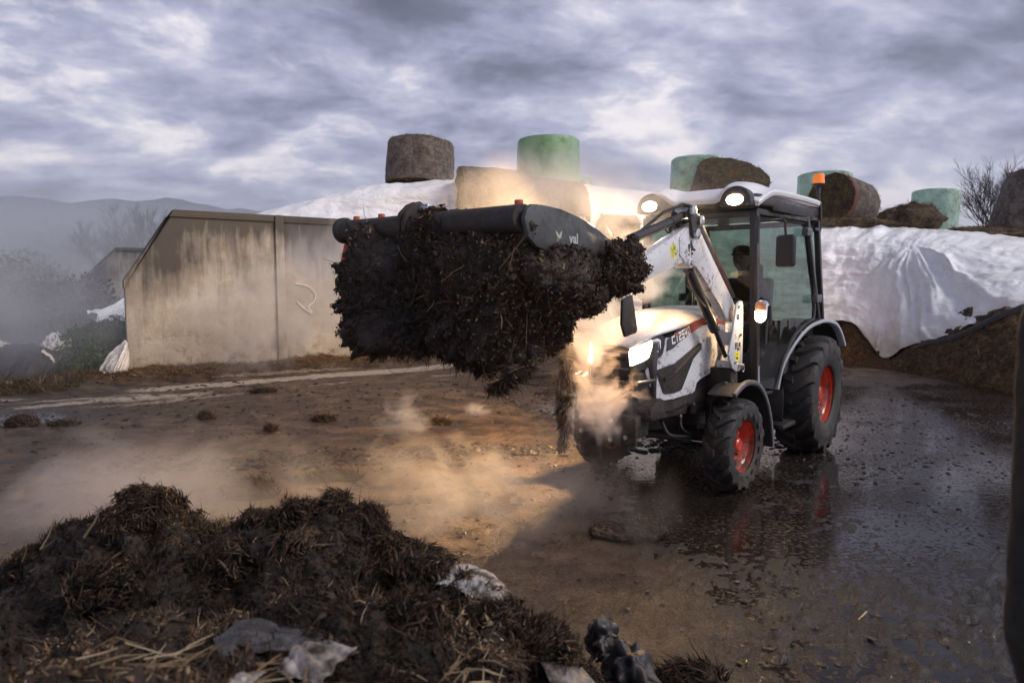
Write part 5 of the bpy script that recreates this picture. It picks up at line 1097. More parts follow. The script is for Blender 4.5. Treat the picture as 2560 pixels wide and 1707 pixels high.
skin_body('trousers', [(.18, 0, 1.06), (.24, .10, 1.06), (.24, -.10, 1.06), (.62, .14, 1.10), (.62, -.14, 1.10), (.74, .13, .80), (.74, -.13, .80)], [(0, 1), (0, 2), (1, 3), (2, 4), (3, 5), (4, 6)], [.13, .095, .095, .072, .072, .05, .05], jean, D)
for s_ in (1, -1): MB().box((.80, s_ * .13, .765), (.26, .10, .085)).build('shoe', black, D, .03, 3)
hv = []; nu_, nv_ = 24, 16
for i in range(nv_ + 1):
    th = math.pi * i / nv_
    for j in range(nu_):
        ph = 2 * math.pi * j / nu_; x = math.sin(th) * math.cos(ph); y = math.sin(th) * math.sin(ph); z = math.cos(th)
        jaw = 1 - .22 * max(0, -z) ** 1.5
        X_ = .098 * x * jaw + .012 * max(0, x) * max(0, -z); Y_ = .076 * y * jaw; Z_ = .118 * z
        X_ += .024 * math.exp(-((y / .16) ** 2 + ((z + .12) / .16) ** 2)) * (x > 0)                 # nose
        X_ -= .010 * (math.exp(-(((y - .34) / .14) ** 2 + ((z - .08) / .10) ** 2)) + math.exp(-(((y + .34) / .14) ** 2 + ((z - .08) / .10) ** 2))) * (x > 0)
        X_ += .006 * math.exp(-((y / .25) ** 2 + ((z + .50) / .06) ** 2)) * (x > 0)
        hv.append((.235 + X_, Y_, 1.765 + Z_))
np_mesh('head', np.array(hv), grid_faces(nv_ + 1, nu_, True), skin, D)
for s_ in (1, -1):
    MB().lathe([(.001, .012), (.014, .010), (.020, .0), (.012, -.004)], (.228, s_ * .076, 1.765), (.2, s_, 0), 12).build('ear', skin, D)
    MB().lathe([(.001, .008), (.008, .006), (.010, 0)], (.322, s_ * .030, 1.775), (1, 0, 0), 10).build('eye', mat('eye_dark', (.02, .02, .02), .2), D)
MB().box((.327, 0, 1.708), (.008, .045, .010)).build('mouth', mat('lips', (.22, .09, .08), .6), D, .003)
MB().lathe([(.088, -.005), (.090, .03), (.082, .065), (.05, .09), (.001, .098)], (.225, 0, 1.80), n=24).prism([(.29, -.065), (.345, -.06), (.385, -.03), (.39, 0), (.385, .03), (.345, .06), (.29, .065)], 1.800, 1.812, 'z').build('cap', mat('dark_cap', (.02, .02, .025), .85), D, smooth=40)
for s_ in (1, -1):
    hj = [(.60, s_ * .17, 1.34), (.655, s_ * .165, 1.365), (.70, s_ * .160, 1.375)]; hb_ = Vector((.70, s_ * .155, 1.375))
    skin_body('hand', hj, [(0, 1), (1, 2)], [.028, (.042, .020), (.040, .018)], skin, D, 1)
    for k in range(4):
        o_ = Vector((.0, s_ * (.028 - k * .019), 0)); L_ = (.030, .034, .032, .026)[k]
        skin_body('finger', [Vector((.69, s_ * .16, 1.378)) + o_, Vector((.69 + L_, s_ * .16, 1.383)) + o_, Vector((.69 + L_ * 1.5, s_ * .16, 1.362)) + o_, Vector((.69 + L_ * 1.35, s_ * .16, 1.343)) + o_], [(0, 1), (1, 2), (2, 3)], [.010, .0095, .009, .008], skin, D, 1)
    skin_body('thumb', [(.665, s_ * .140, 1.360), (.69, s_ * .122, 1.350), (.715, s_ * .118, 1.345)], [(0, 1), (1, 2)], [.013, .011, .009], skin, D, 1)
# ================================================================ MANURE IN THE BUCKET
dark = attr_mat('straw_dark', .8, .25); pile = attr_mat('straw_pile', .8, .25)
dung = mat('manure', (.020, .013, .009), .62, col2=(.055, .034, .022), nscale=11, nfac=.35, dirt=(.006, .005, .004), dscale=22, damt=.45, bump=1, bscale=34, detail=9)
def super_lump(c, d, seed, nu_=150, nv_=100, pw=3.2, amp=.10, amp2=.05, zfun=None):
    """rounded block, edges bulging and torn"""
    u = np.linspace(0.02, math.pi - .02, nv_)[:, None]; v_ = np.linspace(0, 2 * math.pi, nu_, endpoint=False)[None, :]
    P = np.stack([np.sin(u) * np.cos(v_), np.sin(u) * np.sin(v_), np.cos(u) * np.ones_like(v_)], -1)
    k = (np.abs(P) ** pw).sum(-1) ** (-1 / pw); Q = P * k[..., None] * np.array(d) / 2
    o_ = np.array([seed * 3.1, seed * 7.7, seed * 1.9])
    f_ = amp * fbm(Q * 4.0 + o_, 5) + amp2 * np.abs(fbm(Q * 15 + o_, 4)) * 2 + .018 * vnoise(Q * 60 + o_)
    Q = Q + P * f_[..., None]; return Q + np.array(c), P
L_ = empty('manure_load', (2.314, 6.65, 0), R(230))
tag(L_, 'dark steaming load of strawy manure bulging out of the raised bucket', 'manure')
parts = []
def add_lump(nm, Q, P, mm=dung, cnt=6000, ln=.055, wd=.0022, lift=.45, seed=1, droop=.25, par=None):
    V_ = Q.reshape(-1, 3); o = np_mesh(nm, V_, grid_faces(Q.shape[0], Q.shape[1], True), mm, par or L_)
    nn = normals_of(V_, grid_faces(Q.shape[0], Q.shape[1], True)); sg = np.sign((nn * P.reshape(-1, 3)).sum(1)); nn = nn * sg[:, None]
    parts.append((V_, nn, cnt, ln, wd, lift, seed, droop)); return o
def shear(Q):   # the load follows the slightly skewed grapple tube: its near end stands farther forward
    Q = Q.copy(); Q[..., 0] += (Q[..., 1] + .03) * .12; return Q
Q, P = super_lump((4.02, -.04, 1.475), (.64, 1.48, .59), 1, 320, 190, 5.0, .13, .095)
lowb = sstep(1.50, 1.22, Q[..., 2]); Q[..., 2] -= lowb * (-.035 - .02 * sstep(-.25, .35, Q[..., 1]) + .09 * fbm(Q * np.array([0, 6, 0]) + 3, 4))
Q[..., 1] -= np.maximum(0, Q[..., 1] - .1) * .30 * sstep(1.62, 1.22, Q[..., 2])
add_lump('manure_mass', shear(Q), P, cnt=46000)
for (c, d, sd, pw) in [((4.26, .42, 1.60), (.28, .56, .32), 2, 2.4), ((3.93, .66, 1.52), (.44, .20, .28), 3, 2.3), ((4.20, -.38, 1.60), (.24, .46, .26), 4, 2.3), ((4.25, .05, 1.36), (.24, .52, .20), 5, 2.4), ((4.30, .10, 1.745), (.09, .13, .20), 6, 2.2),
                       ((4.14, -.58, 1.30), (.24, .34, .20), 7, 2.4), ((4.20, .40, 1.37), (.24, .20, .20), 8, 2.3), ((4.12, .74, 1.565), (.42, .16, .20), 11, 2.3), ((4.30, .62, 1.60), (.20, .22, .20), 12, 2.3), ((4.24, -.10, 1.46), (.22, .34, .28), 10, 2.4)]:
    Q, P = super_lump(c, d, sd, 110, 70, pw, amp=.05, amp2=.035); add_lump('manure_clod', Q, P, cnt=int(7500 * (d[1] + .3)), seed=sd)
Q, P = super_lump((3.72, .76, 1.60), (.28, .18, .20), 9, 90, 60, 2.2, amp=.045, amp2=.045); add_lump('manure_clod', Q, P, cnt=5200, seed=9)
for i, (V_, nn, cnt, ln, wd, lift, sd, droop) in enumerate(parts):
    fibres('muck_flakes', dark, V_, nn, int(cnt * 1.0), .012, .0046, parent=L_, lift=.12, seed=100 + i, droop=.20, flow=9, bend=.5)
    fibres('straw_fibres', dark, V_, nn, int(cnt * .35), .022, .0012, parent=L_, lift=.10, seed=300 + i, droop=.45, flow=7, bend=.6)
# loose strands that dangle from the underside, and the wisp that hangs low
V0, n0 = parts[0][0], parts[0][1]; lowm = V0[:, 2] < np.quantile(V0[:, 2], .16)
fibres('hanging_straw', dark, V0[lowm], n0[lowm], 420, .07, .0020, parent=L_, lift=.2, seed=41, droop=1.6, bend=.6)
wm = crom([tuple([4.26]) + (0.594,1.168), tuple([4.28]) + (0.601,1.132), tuple([4.29]) + (0.584,1.105), tuple([4.29]) + (0.538,1.085), tuple([4.29]) + (0.492,1.061), tuple([4.29]) + (0.455,1.041)], 26)
u_ = np.linspace(0, 2 * math.pi, 14, endpoint=False); rw = np.interp(np.linspace(0, 1, 26), [0, .3, .6, 1], [.055, .040, .022, .008])
W_ = np.array([[p_ + np.array([math.cos(a) * r_, math.sin(a) * r_ * 1.2, 0]) * (1 + .5 * mnoise.noise(Vector(p_) * 22 + Vector((a, 0, 0)))) for a in u_] for p_, r_ in zip(wm, rw)])
np_mesh('hanging_clump', W_.reshape(-1, 3), grid_faces(26, 14, True), dung, L_)
nn = W_ - wm[:, None]; nn = nn / np.linalg.norm(nn, axis=2)[..., None]
fibres('hanging_straw', dark, W_.reshape(-1, 3), nn.reshape(-1, 3), 900, .05, .0018, parent=L_, lift=.6, seed=43, droop=.9)
def straw(name, a, b, r_, mm, par, sag=.0, seed=0):
    a, b = Vector(a), Vector(b); rg_ = random.Random(seed); mid = (a + b) / 2 + Vector((rg_.gauss(0, 1), rg_.gauss(0, 1), rg_.gauss(0, 1))).normalized() * (b - a).length * .08 - Vector((0, 0, sag))
    return MB().tube([a, (a + mid) / 2, mid, (mid + b) / 2, b], [r_, r_, r_ * .95, r_ * .8, r_ * .4], 5).build(name, mm, par, smooth=60)
gold = mat('straw_stalk', (.30, .20, .10), .6); gold2 = mat('straw_stalk_dull', (.13, .09, .05), .7)
rg2 = random.Random(5); sel = np.where((V0[:, 0] > 4.15))[0]
for k in range(46):
    p_ = V0[rg2.choice(list(sel))]; d = Vector((rg2.gauss(.02, .02), rg2.gauss(0, .06), rg2.gauss(-.05, .07)))
    straw('straw', Vector(p_) + Vector((.012, 0, 0)), Vector(p_) + d + Vector((.025, 0, 0)), .0016, gold2 if k % 3 else gold, L_, seed=k)
# column of muck and straw pouring down in front of the far front wheel
F_ = empty('falling_manure', (0, 0, 0)); tag(F_, 'ragged streamer of wet manure hanging down in front of the far front wheel', 'manure')
cw_ = crom([(0.362,4.55,1.034), (0.368,4.55,0.952), (0.378,4.56,0.862), (0.365,4.57,0.757), (0.355,4.58,0.651), (0.36,4.6,0.542), (0.34,4.6,0.405)], 60)
rw = np.interp(np.linspace(0, 1, 60), [0, .12, .4, .75, 1], [.018, .034, .045, .036, .010]); u_ = np.linspace(0, 2 * math.pi, 16, endpoint=False)
W_ = np.array([[p_ + np.array([math.cos(a), math.sin(a), 0]) * r_ * max(.25, 1 + 1.7 * mnoise.noise(Vector(p_) * 17 + Vector((math.cos(a) * 1.2, math.sin(a) * 1.2, 0)))) for a in u_] for p_, r_ in zip(cw_, rw)])
np_mesh('muck', W_.reshape(-1, 3), grid_faces(60, 16, True), dung, F_); nn = W_ - cw_[:, None]; nn = nn / np.linalg.norm(nn, axis=2)[..., None]
fibres('straw_fibres', pile, W_.reshape(-1, 3), nn.reshape(-1, 3), 3200, .032, .0018, parent=F_, lift=.6, seed=47, droop=.8)

# ================================================================ FOREGROUND HEAP
# crest of the heap and its near rim, metres
crest_ = np.array([(-2.902, 2.75, 0.17), (-2.424, 2.671, 0.309), (-2.011, 2.6, 0.421), (-1.87, 2.574, 0.47), (-1.75, 2.551, 0.528), (-1.633, 2.529, 0.584), (-1.527, 2.508, 0.632), (-1.479, 2.499, 0.679), (-1.385, 2.48, 0.712), (-1.268, 2.456, 0.723), (-1.209, 2.445, 0.651), (-1.15, 2.436, 0.618), (-1.092, 2.428, 0.599), (-1.024, 2.418, 0.596), (-0.964, 2.409, 0.64), (-0.904, 2.4, 0.674), (-0.805, 2.385, 0.685), (-0.722, 2.372, 0.709), (-0.641, 2.36, 0.719), (-0.577, 2.35, 0.713), (-0.494, 2.317, 0.703), (-0.445, 2.297, 0.661), (-0.405, 2.28, 0.621), (-0.342, 2.253, 0.595), (-0.257, 2.217, 0.583), (-0.166, 2.177, 0.563), (-0.079, 2.13, 0.562), (0.005, 2.07, 0.525), (0.072, 2.02, 0.5), (0.142, 1.965, 0.461), (0.197, 1.92, 0.412), (0.249, 1.875, 0.359), (0.299, 1.83, 0.291), (0.383, 1.75, 0.195)])
rim_ = np.array([(-1.262, 1.18, 0.744), (-1.088, 1.18, 0.744), (-0.93, 1.18, 0.744), (-0.874, 1.18, 0.744), (-0.827, 1.18, 0.744), (-0.78, 1.18, 0.744), (-0.736, 1.18, 0.744), (-0.716, 1.18, 0.744), (-0.677, 1.18, 0.744), (-0.625, 1.18, 0.744), (-0.598, 1.18, 0.744), (-0.57, 1.18, 0.744), (-0.542, 1.18, 0.744), (-0.511, 1.18, 0.744), (-0.483, 1.18, 0.744), (-0.455, 1.18, 0.744), (-0.408, 1.18, 0.744), (-0.368, 1.18, 0.744), (-0.329, 1.18, 0.744), (-0.297, 1.18, 0.744), (-0.258, 1.18, 0.744), (-0.234, 1.18, 0.744), (-0.214, 1.18, 0.744), (-0.183, 1.18, 0.744), (-0.139, 1.18, 0.744), (-0.092, 1.18, 0.744), (-0.044, 1.18, 0.744), (0.003, 1.18, 0.744), (0.044, 1.21, 0.724), (0.092, 1.265, 0.688), (0.135, 1.31, 0.658), (0.181, 1.355, 0.624), (0.23, 1.4, 0.52), (0.325, 1.48, 0.336)])
NUc, NVc = 460, 330
cA = np.stack([np.interp(np.linspace(0, len(crest_) - 1, NUc), np.arange(len(crest_)), crest_[:, i]) for i in range(3)], -1)
cB = np.stack([np.interp(np.linspace(0, len(rim_) - 1, NUc), np.arange(len(rim_)), rim_[:, i]) for i in range(3)], -1)
bk_ = cA * np.array([1.06, 1, 0]) + np.array([0, .55, -.02]); k1 = cA * np.array([1.02, 1, .62]) + np.array([0, .22, 0])
m1 = cA * .68 + cB * .32 + np.array([0, 0, -.05]); m2 = cA * .34 + cB * .66 + np.array([0, 0, -.07])
under = cB * np.array([1, 1, .4]) + np.array([0, -.5, 0])
stk_ = np.array([bk_, k1, cA, m1, m2, cB, under]); tt_ = np.linspace(0, 6, NVc); i_ = np.minimum(tt_.astype(int), 5); f_ = (tt_ - i_)[:, None, None]
hp_ = stk_[i_] * (1 - f_) + stk_[i_ + 1] * f_
hF = grid_faces(NVc, NUc); hn = normals_of(hp_.reshape(-1, 3), hF).reshape(NVc, NUc, 3); hn *= np.sign(hn[..., 2:3] + 1e-9)
crw = np.exp(-((tt_ - 2) / .16) ** 2)[:, None]
dd = .150 * fbm(hp_ * 3.2 + 2, 4) * (1 - .6 * crw) + .110 * (np.abs(fbm(hp_ * 8.5 + 8, 4)) - .2) * (1 - .5 * crw) + .022 * fbm(hp_ * 30, 3) + .010 * vnoise(hp_ * 85)
hp_ = hp_ + hn * dd[..., None]
H_ = empty('manure_heap', (0, 0, 0)); tag(H_, 'big dark heap of strawy manure filling the lower left foreground', 'manure heap')
np_mesh('heap_body', hp_.reshape(-1, 3), hF, dung, H_)
HV = hp_[20:].reshape(-1, 3); HN = normals_of(hp_.reshape(-1, 3), hF).reshape(NVc, NUc, 3)[20:].reshape(-1, 3); HN *= np.sign(HN[:, 2:3] + 1e-9)
def heap_tint(b, rg):
    patch = fbm(b * 3.4 + 4, 4); return np.clip(.14 + .55 * sstep(.06, .42, patch) + rg.normal(0, .15, len(b)) + (rg.random(len(b)) > .96) * .4, 0, 1)
fibres('muck_flakes', pile, HV, HN, 60000, .014, .0030, parent=H_, tint=heap_tint, lift=.18, seed=50, flow=11, bend=.5)
fibres('straw_fibres', pile, HV, HN, 42000, .024, .0011, parent=H_, tint=heap_tint, lift=.08, seed=51, flow=9, bend=.6)
fibres('straw_fibres', pile, HV, HN, 3500, .05, .0013, parent=H_, tint=heap_tint, lift=.22, seed=53, flow=5, bend=.5)
crm = hp_[95:118].reshape(-1, 3); cn = np.tile([0, 0, 1.], (len(crm), 1))
fibres('crest_fibres', pile, crm, cn, 4500, .020, .0022, parent=H_, tint=lambda b, rg: np.clip(.15 + rg.random(len(b)) ** 2 * .5, 0, 1), lift=.45, seed=52, flow=12, bend=.5)
# chunks torn out of the heap stand up along its crest
chunks = [((-1.309,2.38,0.69), (.17, .16, .16), 'tall'), ((-1.271,2.42,0.705), (.12, .12, .10), ''), ((-1.336,2.33,0.669), (.16, .14, .12), ''), ((-1.157,2.5,0.556), (.15, .14, .10), ''), ((-1.112,2.6,0.554), (.075, .07, .07), 'gold'),
          ((-0.89,2.36,0.653), (.14, .13, .10), ''), ((-0.741,2.33,0.684), (.16, .14, .11), ''), ((-0.626,2.33,0.708), (.13, .12, .12), ''), ((-0.506,2.3,0.68), (.14, .12, .11), ''), ((-1.633,2.5,0.556), (.17, .14, .12), ''),
          ((-1.786,2.5,0.463), (.20, .14, .10), ''), ((-0.408,2.25,0.592), (.14, .12, .10), ''), ((-0.278,2.05,0.625), (.16, .12, .11), ''), ((-0.635,2.12,0.638), (.24, .16, .16), 'pale'), ((-0.153,2.0,0.579), (.15, .12, .09), ''), ((-0.032,1.85,0.561), (.16, .12, .10), ''),
          ((-0.229,1.6,0.701), (.13, .10, .11), ''), ((-0.899,2.15,0.611), (.20, .16, .12), ''), ((-1.221,2.0,0.606), (.24, .18, .13), ''), ((0.077,1.8,0.525), (.13, .11, .08), '')]
for k, (c, d, kd) in enumerate(chunks):
    Q, P = super_lump(c, d, 60 + k, 90, 60, 2.2, amp=.050, amp2=.026)
    V_ = Q.reshape(-1, 3); F_c = grid_faces(46, 70, True); np_mesh('clod', V_, F_c, dung, H_); nn = P.reshape(-1, 3)
    tn = {'gold': lambda b, rg: np.clip(.7 + rg.normal(0, .15, len(b)), 0, 1), 'pale': lambda b, rg: np.clip(.58 + rg.normal(0, .16, len(b)), 0, 1)}.get(kd, lambda b, rg: np.clip(.16 + rg.random(len(b)) ** 2.4 * .6, 0, 1))  # gold: lamp glint on one crest clod put into its straw colour
    fibres('straw_fibres', pile, V_, nn, 3600, .020, .0019, parent=H_, tint=tn, lift=.22, seed=160 + k, flow=12, bend=.5)
# separate straws lying on the near slope
rg3 = random.Random(9); okm = np.where((HV[:, 1] < 2.2) & (HV[:, 1] > 1.15) & (HV[:, 0] > -1.5) & (HV[:, 0] < .6))[0]
def lay(p_, L, ang, r_, mm, up=.02, par=H_, nm='straw', seed=0):
    d = Vector((math.cos(ang), math.sin(ang) * .8, rg3.gauss(0, .28))).normalized() * L
    return straw(nm, Vector(p_) + Vector((0, 0, up)) - d / 2, Vector(p_) + Vector((0, 0, up)) + d / 2, r_, mm, par, seed=seed)
stalkA = mat('stalk_pale', (.42, .32, .20), .6); stalkB = mat('stalk_brown', (.20, .13, .07), .7)
for k in range(70):
    p_ = HV[okm[rg3.randrange(len(okm))]]; lay(p_, rg3.uniform(.05, .15), rg3.uniform(0, 3.14), rg3.uniform(.0008, .0017), (stalkA, stalkB, gold2)[k % 3], .012, seed=k)
def near_pts(px0, px1, y0, y1):   # points of the heap inside a patch given in metres
    return HV[(HV[:, 0] > px0) & (HV[:, 0] < px1) & (HV[:, 1] > y0) & (HV[:, 1] < y1)]
for (x0, x1, y0, y1, n_, L0) in [(-.80, -.62, 1.24, 1.36, 30, .10), (-.14, .06, 1.25, 1.45, 46, .10), (-.50, -.34, 1.18, 1.30, 24, .09)]:
    q = near_pts(x0, x1, y0, y1)
    for k in range(n_):
        p_ = q[rg3.randrange(len(q))]; lay(p_, L0 * rg3.uniform(.6, 1.3), rg3.gauss(.3, .8), rg3.uniform(.0010, .0022), stalkA if k % 3 == 0 else stalkB, rg3.uniform(.01, .05), seed=k)
for (a_, b_, r_) in [((-1.636,2.3,0.607), (-1.617,2.35,0.693), .0035), ((-1.636,2.3,0.607), (-1.574,2.3,0.653), .0025), ((-1.483,2.3,0.649), (-1.445,2.35,0.748), .005), ((-1.457,2.35,0.685), (-1.498,2.4,0.731), .002), ((-1.776,2.4,0.522), (-1.754,2.4,0.583), .003)]:
    straw('stalk', a_, b_, r_, gold2, H_, seed=3)
# plastic film caught in the heap
film_d = mat('dirty_film', (.55, .54, .55), .35, col2=(.30, .25, .20), nscale=7, nfac=.25, dirt=(.05, .035, .025), dscale=22, damt=.42, bump=.6, bscale=22)
film_g = mat('film_grey', (.11, .11, .125), .35, col2=(.05, .045, .045), nscale=14, nfac=.3, dirt=(.03, .022, .016), dscale=30, damt=.45, bump=.9, bscale=30)
drape('film_scrap', [[(-0.443,1.24,0.787), (-0.436,1.29,0.798), (-0.42,1.33,0.796)], [(-0.392,1.21,0.792), (-0.379,1.25,0.803), (-0.362,1.31,0.806)], [(-0.343,1.18,0.798), (-0.328,1.23,0.806), (-0.305,1.29,0.807)]], 60, 50, film_d, 'muddy white film scrap under straw at the bottom of the foreground heap', amp=.010, freq=2, seed=21, thick=.0015)
drape('film_scrap', [[(-0.513,1.18,0.798), (-0.509,1.2,0.805), (-0.501,1.22,0.803)], [(-0.477,1.16,0.798), (-0.465,1.18,0.81), (-0.457,1.21,0.802)]], 40, 30, film_d, 'small white film scrap at the very bottom edge of the heap', amp=.008, freq=2, seed=22, thick=.0015)
drape('film_scrap', [[(-0.71,1.56,0.679), (-0.661,1.62,0.686), (-0.565,1.62,0.686), (-0.456,1.56,0.69)], [(-0.656,1.46,0.702), (-0.603,1.5,0.711), (-0.526,1.52,0.706), (-0.429,1.5,0.706)], [(-0.621,1.4,0.707), (-0.563,1.42,0.715), (-0.51,1.43,0.719), (-0.453,1.43,0.719)]], 80, 60, film_g, 'dark grey film sheet speckled with muck behind the white scrap', amp=.014, freq=3, seed=23, thick=.0015, along=False)
drape('film_sheet', [[(-0.245,2.12,0.631), (-0.16,2.1,0.644), (-0.062,2.04,0.627), (0.031,1.94,0.583)], [(-0.234,2.02,0.636), (-0.159,2.0,0.64), (-0.078,1.95,0.627), (0.005,1.87,0.589)], [(-0.229,1.97,0.627), (-0.168,1.95,0.627), (-0.102,1.9,0.613), (-0.032,1.83,0.584)]], 90, 50, film_d, 'muddy white film arched over the right shoulder of the foreground heap', amp=.009, freq=3, seed=24, thick=.0015)
drape('film_sheet', [[(0.05,1.93,0.519), (0.139,1.84,0.5), (0.202,1.74,0.473), (0.246,1.64,0.441)], [(0.042,1.86,0.53), (0.116,1.76,0.51), (0.165,1.66,0.486), (0.198,1.56,0.472)], [(0.028,1.78,0.548), (0.083,1.68,0.521), (0.121,1.58,0.503), (0.145,1.5,0.48)]], 90, 60, mat('film_brown', (.10, .075, .055), .35, col2=(.30, .27, .24), nscale=5, nfac=.25, dirt=(.03, .02, .014), dscale=14, damt=.4, bump=.8, bscale=18), 'brown wrinkled plastic film sliding down the right flank of the heap', amp=.020, freq=3, seed=25, thick=.0015)
bag = mat('black_bag', (.012, .012, .014), .42, col2=(.03, .03, .034), nscale=9, dirt=(.10, .085, .07), dscale=16, damt=.25, bump=.6, bscale=14)
for k, (c, d, lb) in enumerate([((0.305,2.2,0.334), (.10, .09, .12), 'crumpled black plastic lump standing at the right foot of the heap'), ((0.374,2.05,0.308), (.12, .10, .10), 'torn black plastic with pale edge lowest at the right foot of the heap')]):
    e = empty('black_plastic', c); tag(e, lb, 'plastic sheet'); Q, P = super_lump((0, 0, 0), d, 90 + k, 110, 80, 2.6, amp=0, amp2=0)
    rdg = (1 - np.abs(fbm(Q * 9 + k * 5, 2)) * 3) * .030 + (1 - np.abs(vnoise(Q * 26 + k)) * 2) * .010; Q = Q + P * rdg[..., None]; Q[..., 2] -= .05 * P[..., 0] ** 2
    np_mesh('crumpled_film', Q.reshape(-1, 3), grid_faces(80, 110, True), bag, e)
    d2 = film_d; x0, y0, z0 = (.01, -.07, .04) if k == 0 else (.05, -.07, -.02)
    drape('torn_edge', [[(x0 - .03, y0, z0), (x0 + .03, y0 - .01, z0 + .02)], [(x0 - .02, y0 - .02, z0 - .035), (x0 + .035, y0 - .02, z0 - .02)]], 20, 16, film_d, '', amp=.006, freq=3, seed=70 + k, thick=.001, parent=e)
# dark lumps lying about the yard
CG = 'clods of manure dropped on the yard'
def clod(c, d, seed, label, cnt=900):
    e = empty('manure_clod', (c[0], c[1], .02)); tag(e, label, 'manure clod', CG)
    Q, P = super_lump((0, 0, d[2] * .25), d, seed, 60, 40, 2.2, amp=.20 * min(d), amp2=.10 * max(d[2], .04)); np_mesh('clod_body', Q.reshape(-1, 3), grid_faces(40, 60, True), dung, e)
    fibres('straw_fibres', dark, Q.reshape(-1, 3), P.reshape(-1, 3), cnt, .04, .0025, parent=e, lift=.4, seed=seed)
for k, (q, d, lb) in enumerate([((-1.367,5.172), (.40, .20, .09), 'flat strawy clod in the middle of the yard, below the bucket'), ((-1.852,4.722), (.36, .22, .15), 'steaming clod just behind the crest of the foreground heap'), ((-5.204,7.146), (.28, .20, .14), 'round clod in the small pool at the left'),
                                 ((-2.074,7.444), (.24, .14, .07), 'flat clod on the brown yard below the left end of the bucket'), ((-3.483,9.473), (.32, .18, .06), 'thin clod near the pale strip by the concrete wall'), ((-0.802,7.258), (.28, .14, .06), 'flat clod on the churned track below the bucket'),
                                 ((-1.063,7.615), (.24, .13, .06), 'flat clod left of its twin on the churned track'), ((-3.416,7.541), (.12, .09, .08), 'small upright clod alone on the left half of the yard'), ((-2.472,6.932), (.10, .08, .06), 'smallest clod, low and dark, left of the yard middle'),
                                 ((0.707,4.012), (.46, .24, .07), 'wide flat clod in the wet ground in front of the near front wheel'), ((0.667,2.441), (.22, .16, .10), 'dark clod cut by the bottom edge of the picture'), ((-4.771,7.19), (.30, .15, .05), 'long flat clod at the right rim of the small left pool')]):
    clod(q, d, 80 + k, lb)
straw_m = MB().bar(((1.562,2.963)) + (.02,), ((1.627,3.02)) + (.03,), .006, .004); tag(straw_m.build('straw', stalkA), 'single pale straw lying on the wet ground at the right', 'straw')
# near post, out of focus at the right edge
Pst = empty('timber_post', (.855, 1.02, 0)); tag(Pst, 'dark rough timber post very close to the camera at the right edge', 'post')
zz = np.linspace(-.1, 1.66, 90); th = np.linspace(0, 2 * math.pi, 40, endpoint=False); Z_, T_ = np.meshgrid(zz, th, indexing='ij')
wdth = np.interp(Z_, [0, .86, .96, 1.45, 1.53, 1.66], [.020, .026, .062, .066, .048, .030]); rp_ = (np.abs(np.cos(T_)) ** 5 + np.abs(np.sin(T_)) ** 5) ** (-.2)
nz = .006 * fbm(np.stack([np.cos(T_) * 2, np.sin(T_) * 2, Z_ * 9], -1), 4)
Vp = np.stack([(wdth * 1.0 + nz) * rp_ * np.cos(T_), (.06 + nz) * rp_ * np.sin(T_), Z_], -1)
np_mesh('post_shaft', Vp.reshape(-1, 3), grid_faces(90, 40, True), mat('wet_timber', (.012, .012, .010), .8, col2=(.026, .026, .020), nscale=30, bump=.8, bscale=30), Pst)

# ================================================================ AIR AND STEAM
hz_ = MB().box((0, 1400, 168), (5200, 4600, 344)); ho_ = hz_.build('haze', None, smooth=0)
m = bpy.data.materials.new('evening_haze'); m.use_nodes = True; t = m.node_tree; t.nodes.clear(); o = ND(t, 'ShaderNodeOutputMaterial')
pv_ = ND(t, 'ShaderNodeVolumePrincipled'); pv_.inputs['Color'].default_value = (.84, .88, 1, 1); pv_.inputs['Density'].default_value = .00030; pv_.inputs['Anisotropy'].default_value = .2
LK(t, pv_.outputs[0], o.inputs['Volume']); ho_.data.materials.append(m); ho_['kind'] = 'stuff'
def steam(c, d, dens, seed, label, scale=3.0, thr=(.46, .70), rot=0, soft=.55, aniso=.35, col=(.96, .97, 1), detail=5, dist=.6, stretch=(1, 1, 1)):
    """an ellipsoid of air whose density comes from turbulence fading out towards its skin"""
    o_ = MB().lathe([(math.sin(math.pi * i / 16) + (.0001 if i in (0, 16) else 0), -math.cos(math.pi * i / 16)) for i in range(17)], (0, 0, 0), (0, 0, 1), 24).build('steam', None, smooth=0)
    o_.location = c; o_.scale = (d[0] / 2, d[1] / 2, d[2] / 2); o_.rotation_euler = (0, rot if isinstance(rot, float) else 0, 0)
    m = bpy.data.materials.new('steam'); m.use_nodes = True; t = m.node_tree; t.nodes.clear(); o = ND(t, 'ShaderNodeOutputMaterial')
    co = ND(t, 'ShaderNodeTexCoord').outputs['Object']; mp_ = MAPV(t, co, scale=(d[0] / 2 * stretch[0], d[1] / 2 * stretch[1], d[2] / 2 * stretch[2]), loc=(seed * 3.1, seed * 1.7, seed * .9))
    ln = ND(t, 'ShaderNodeVectorMath', operation='LENGTH'); LK(t, co, ln.inputs[0])
    fall = RAMP(t, ln.outputs['Value'], [(1 - soft, (1, 1, 1)), (.97, (0, 0, 0))], 'EASE')
    nz_ = NOISE(t, mp_, scale, detail, .58, dist)
    nf = RAMP(t, MATH(t, 'ADD', nz_, MATH(t, 'MULTIPLY', MATH(t, 'SUBTRACT', fall, .6), .22)), [(thr[0], (0, 0, 0)), (thr[1], (1, 1, 1))])
    dn = MATH(t, 'MULTIPLY', MATH(t, 'MULTIPLY', nf, fall), dens)
    pv_ = ND(t, 'ShaderNodeVolumePrincipled'); pv_.inputs['Color'].default_value = (*col, 1); pv_.inputs['Anisotropy'].default_value = aniso; LK(t, dn, pv_.inputs['Density'])
    LK(t, pv_.outputs[0], o.inputs['Volume']); o_.data.materials.append(m); m.cycles.volume_step_rate = .4 if max(d) < 4 else 1.0; tag(o_, label, kind='stuff'); return o_
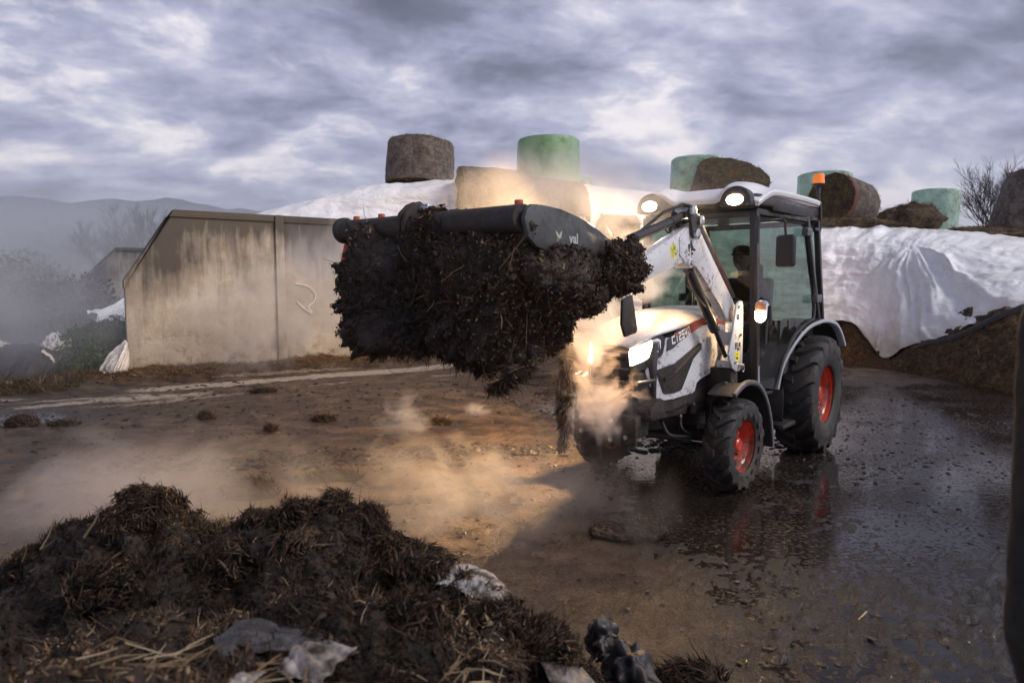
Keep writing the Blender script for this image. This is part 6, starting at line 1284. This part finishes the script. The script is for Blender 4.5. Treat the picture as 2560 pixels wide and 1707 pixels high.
steam((-22, 34, 2.2), (46, 44, 9), .11, 1, 'mist lying over the fields at the left', .16, (.36, .62), soft=.5, detail=3)
steam((-8.6, 11.4, .9), (9.5, 5.0, 3.4), .42, 2, 'thin steam drifting past the end of the concrete wall', .8, (.40, .66))
steam((-3.6, 11.2, 1.2), (6.4, 1.7, 2.9), .75, 3, 'lit steam drifting up along the concrete wall', .9, (.48, .60), detail=8, dist=1.5, rot=R(-24) * 1.0)
steam((.50, 4.36, 1.30), (.72, .85, 1.35), 6.5, 4, 'bright golden steam boiling between the bucket and the bonnet', 3.2, (.49, .60), detail=8, dist=1.6, soft=.85)
steam((.56, 4.34, .76), (.95, .8, .9), 4.0, 5, 'amber steam curling in front of the grille', 4.0, (.50, .60), detail=8, dist=1.8, soft=.95)
steam((.82, 4.40, 1.62), (.72, .7, .62), 5.5, 6, 'pale steam around the near loader arm', 3.6, (.47, .60), detail=7, dist=1.2)
steam((.35, 4.9, 2.12), (2.5, 1.6, 1.0), .75, 7, 'pinkish steam rising above the bucket', 2.2, (.46, .60), detail=7, dist=1.2)
steam((-.25, 3.5, 1.62), (1.5, .7, .55), 1.2, 8, 'wisps smoking off the load in the bucket', 4.0, (.48, .68))
steam((-.35, 3.55, 1.30), (1.5, .8, .5), .8, 18, 'wisps over the front of the load', 3.0, (.5, .68))
steam((-1.9, 3.6, .40), (3.6, 2.2, 1.15), 1.05, 9, 'warm steam rolling behind the foreground heap at the left', 1.5, (.47, .60), detail=8, dist=1.6, soft=.9)
steam((-.15, 3.75, .36), (3.6, 2.6, .95), .75, 10, 'warm steam drifting low over the yard in the middle', 1.5, (.47, .62), detail=8, dist=1.6, soft=.95)
steam((-.55, 3.9, .50), (1.5, 1.1, .9), .9, 21, 'taller wisp of steam curling up in the middle of the yard', 2.4, (.50, .60), detail=8, dist=1.8, soft=.95)
steam((-1.0, 6.4, .28), (1.0, .8, .62), 3.2, 11, 'small golden puff on the yard below the bucket', 3.0, (.50, .60), soft=.95, detail=7, dist=1.2)
steam((-.36, 6.9, .26), (.6, .5, .34), 4.5, 12, 'smaller golden puff right of the first', 3.6, (.48, .60), soft=.95, detail=7, dist=1.2)
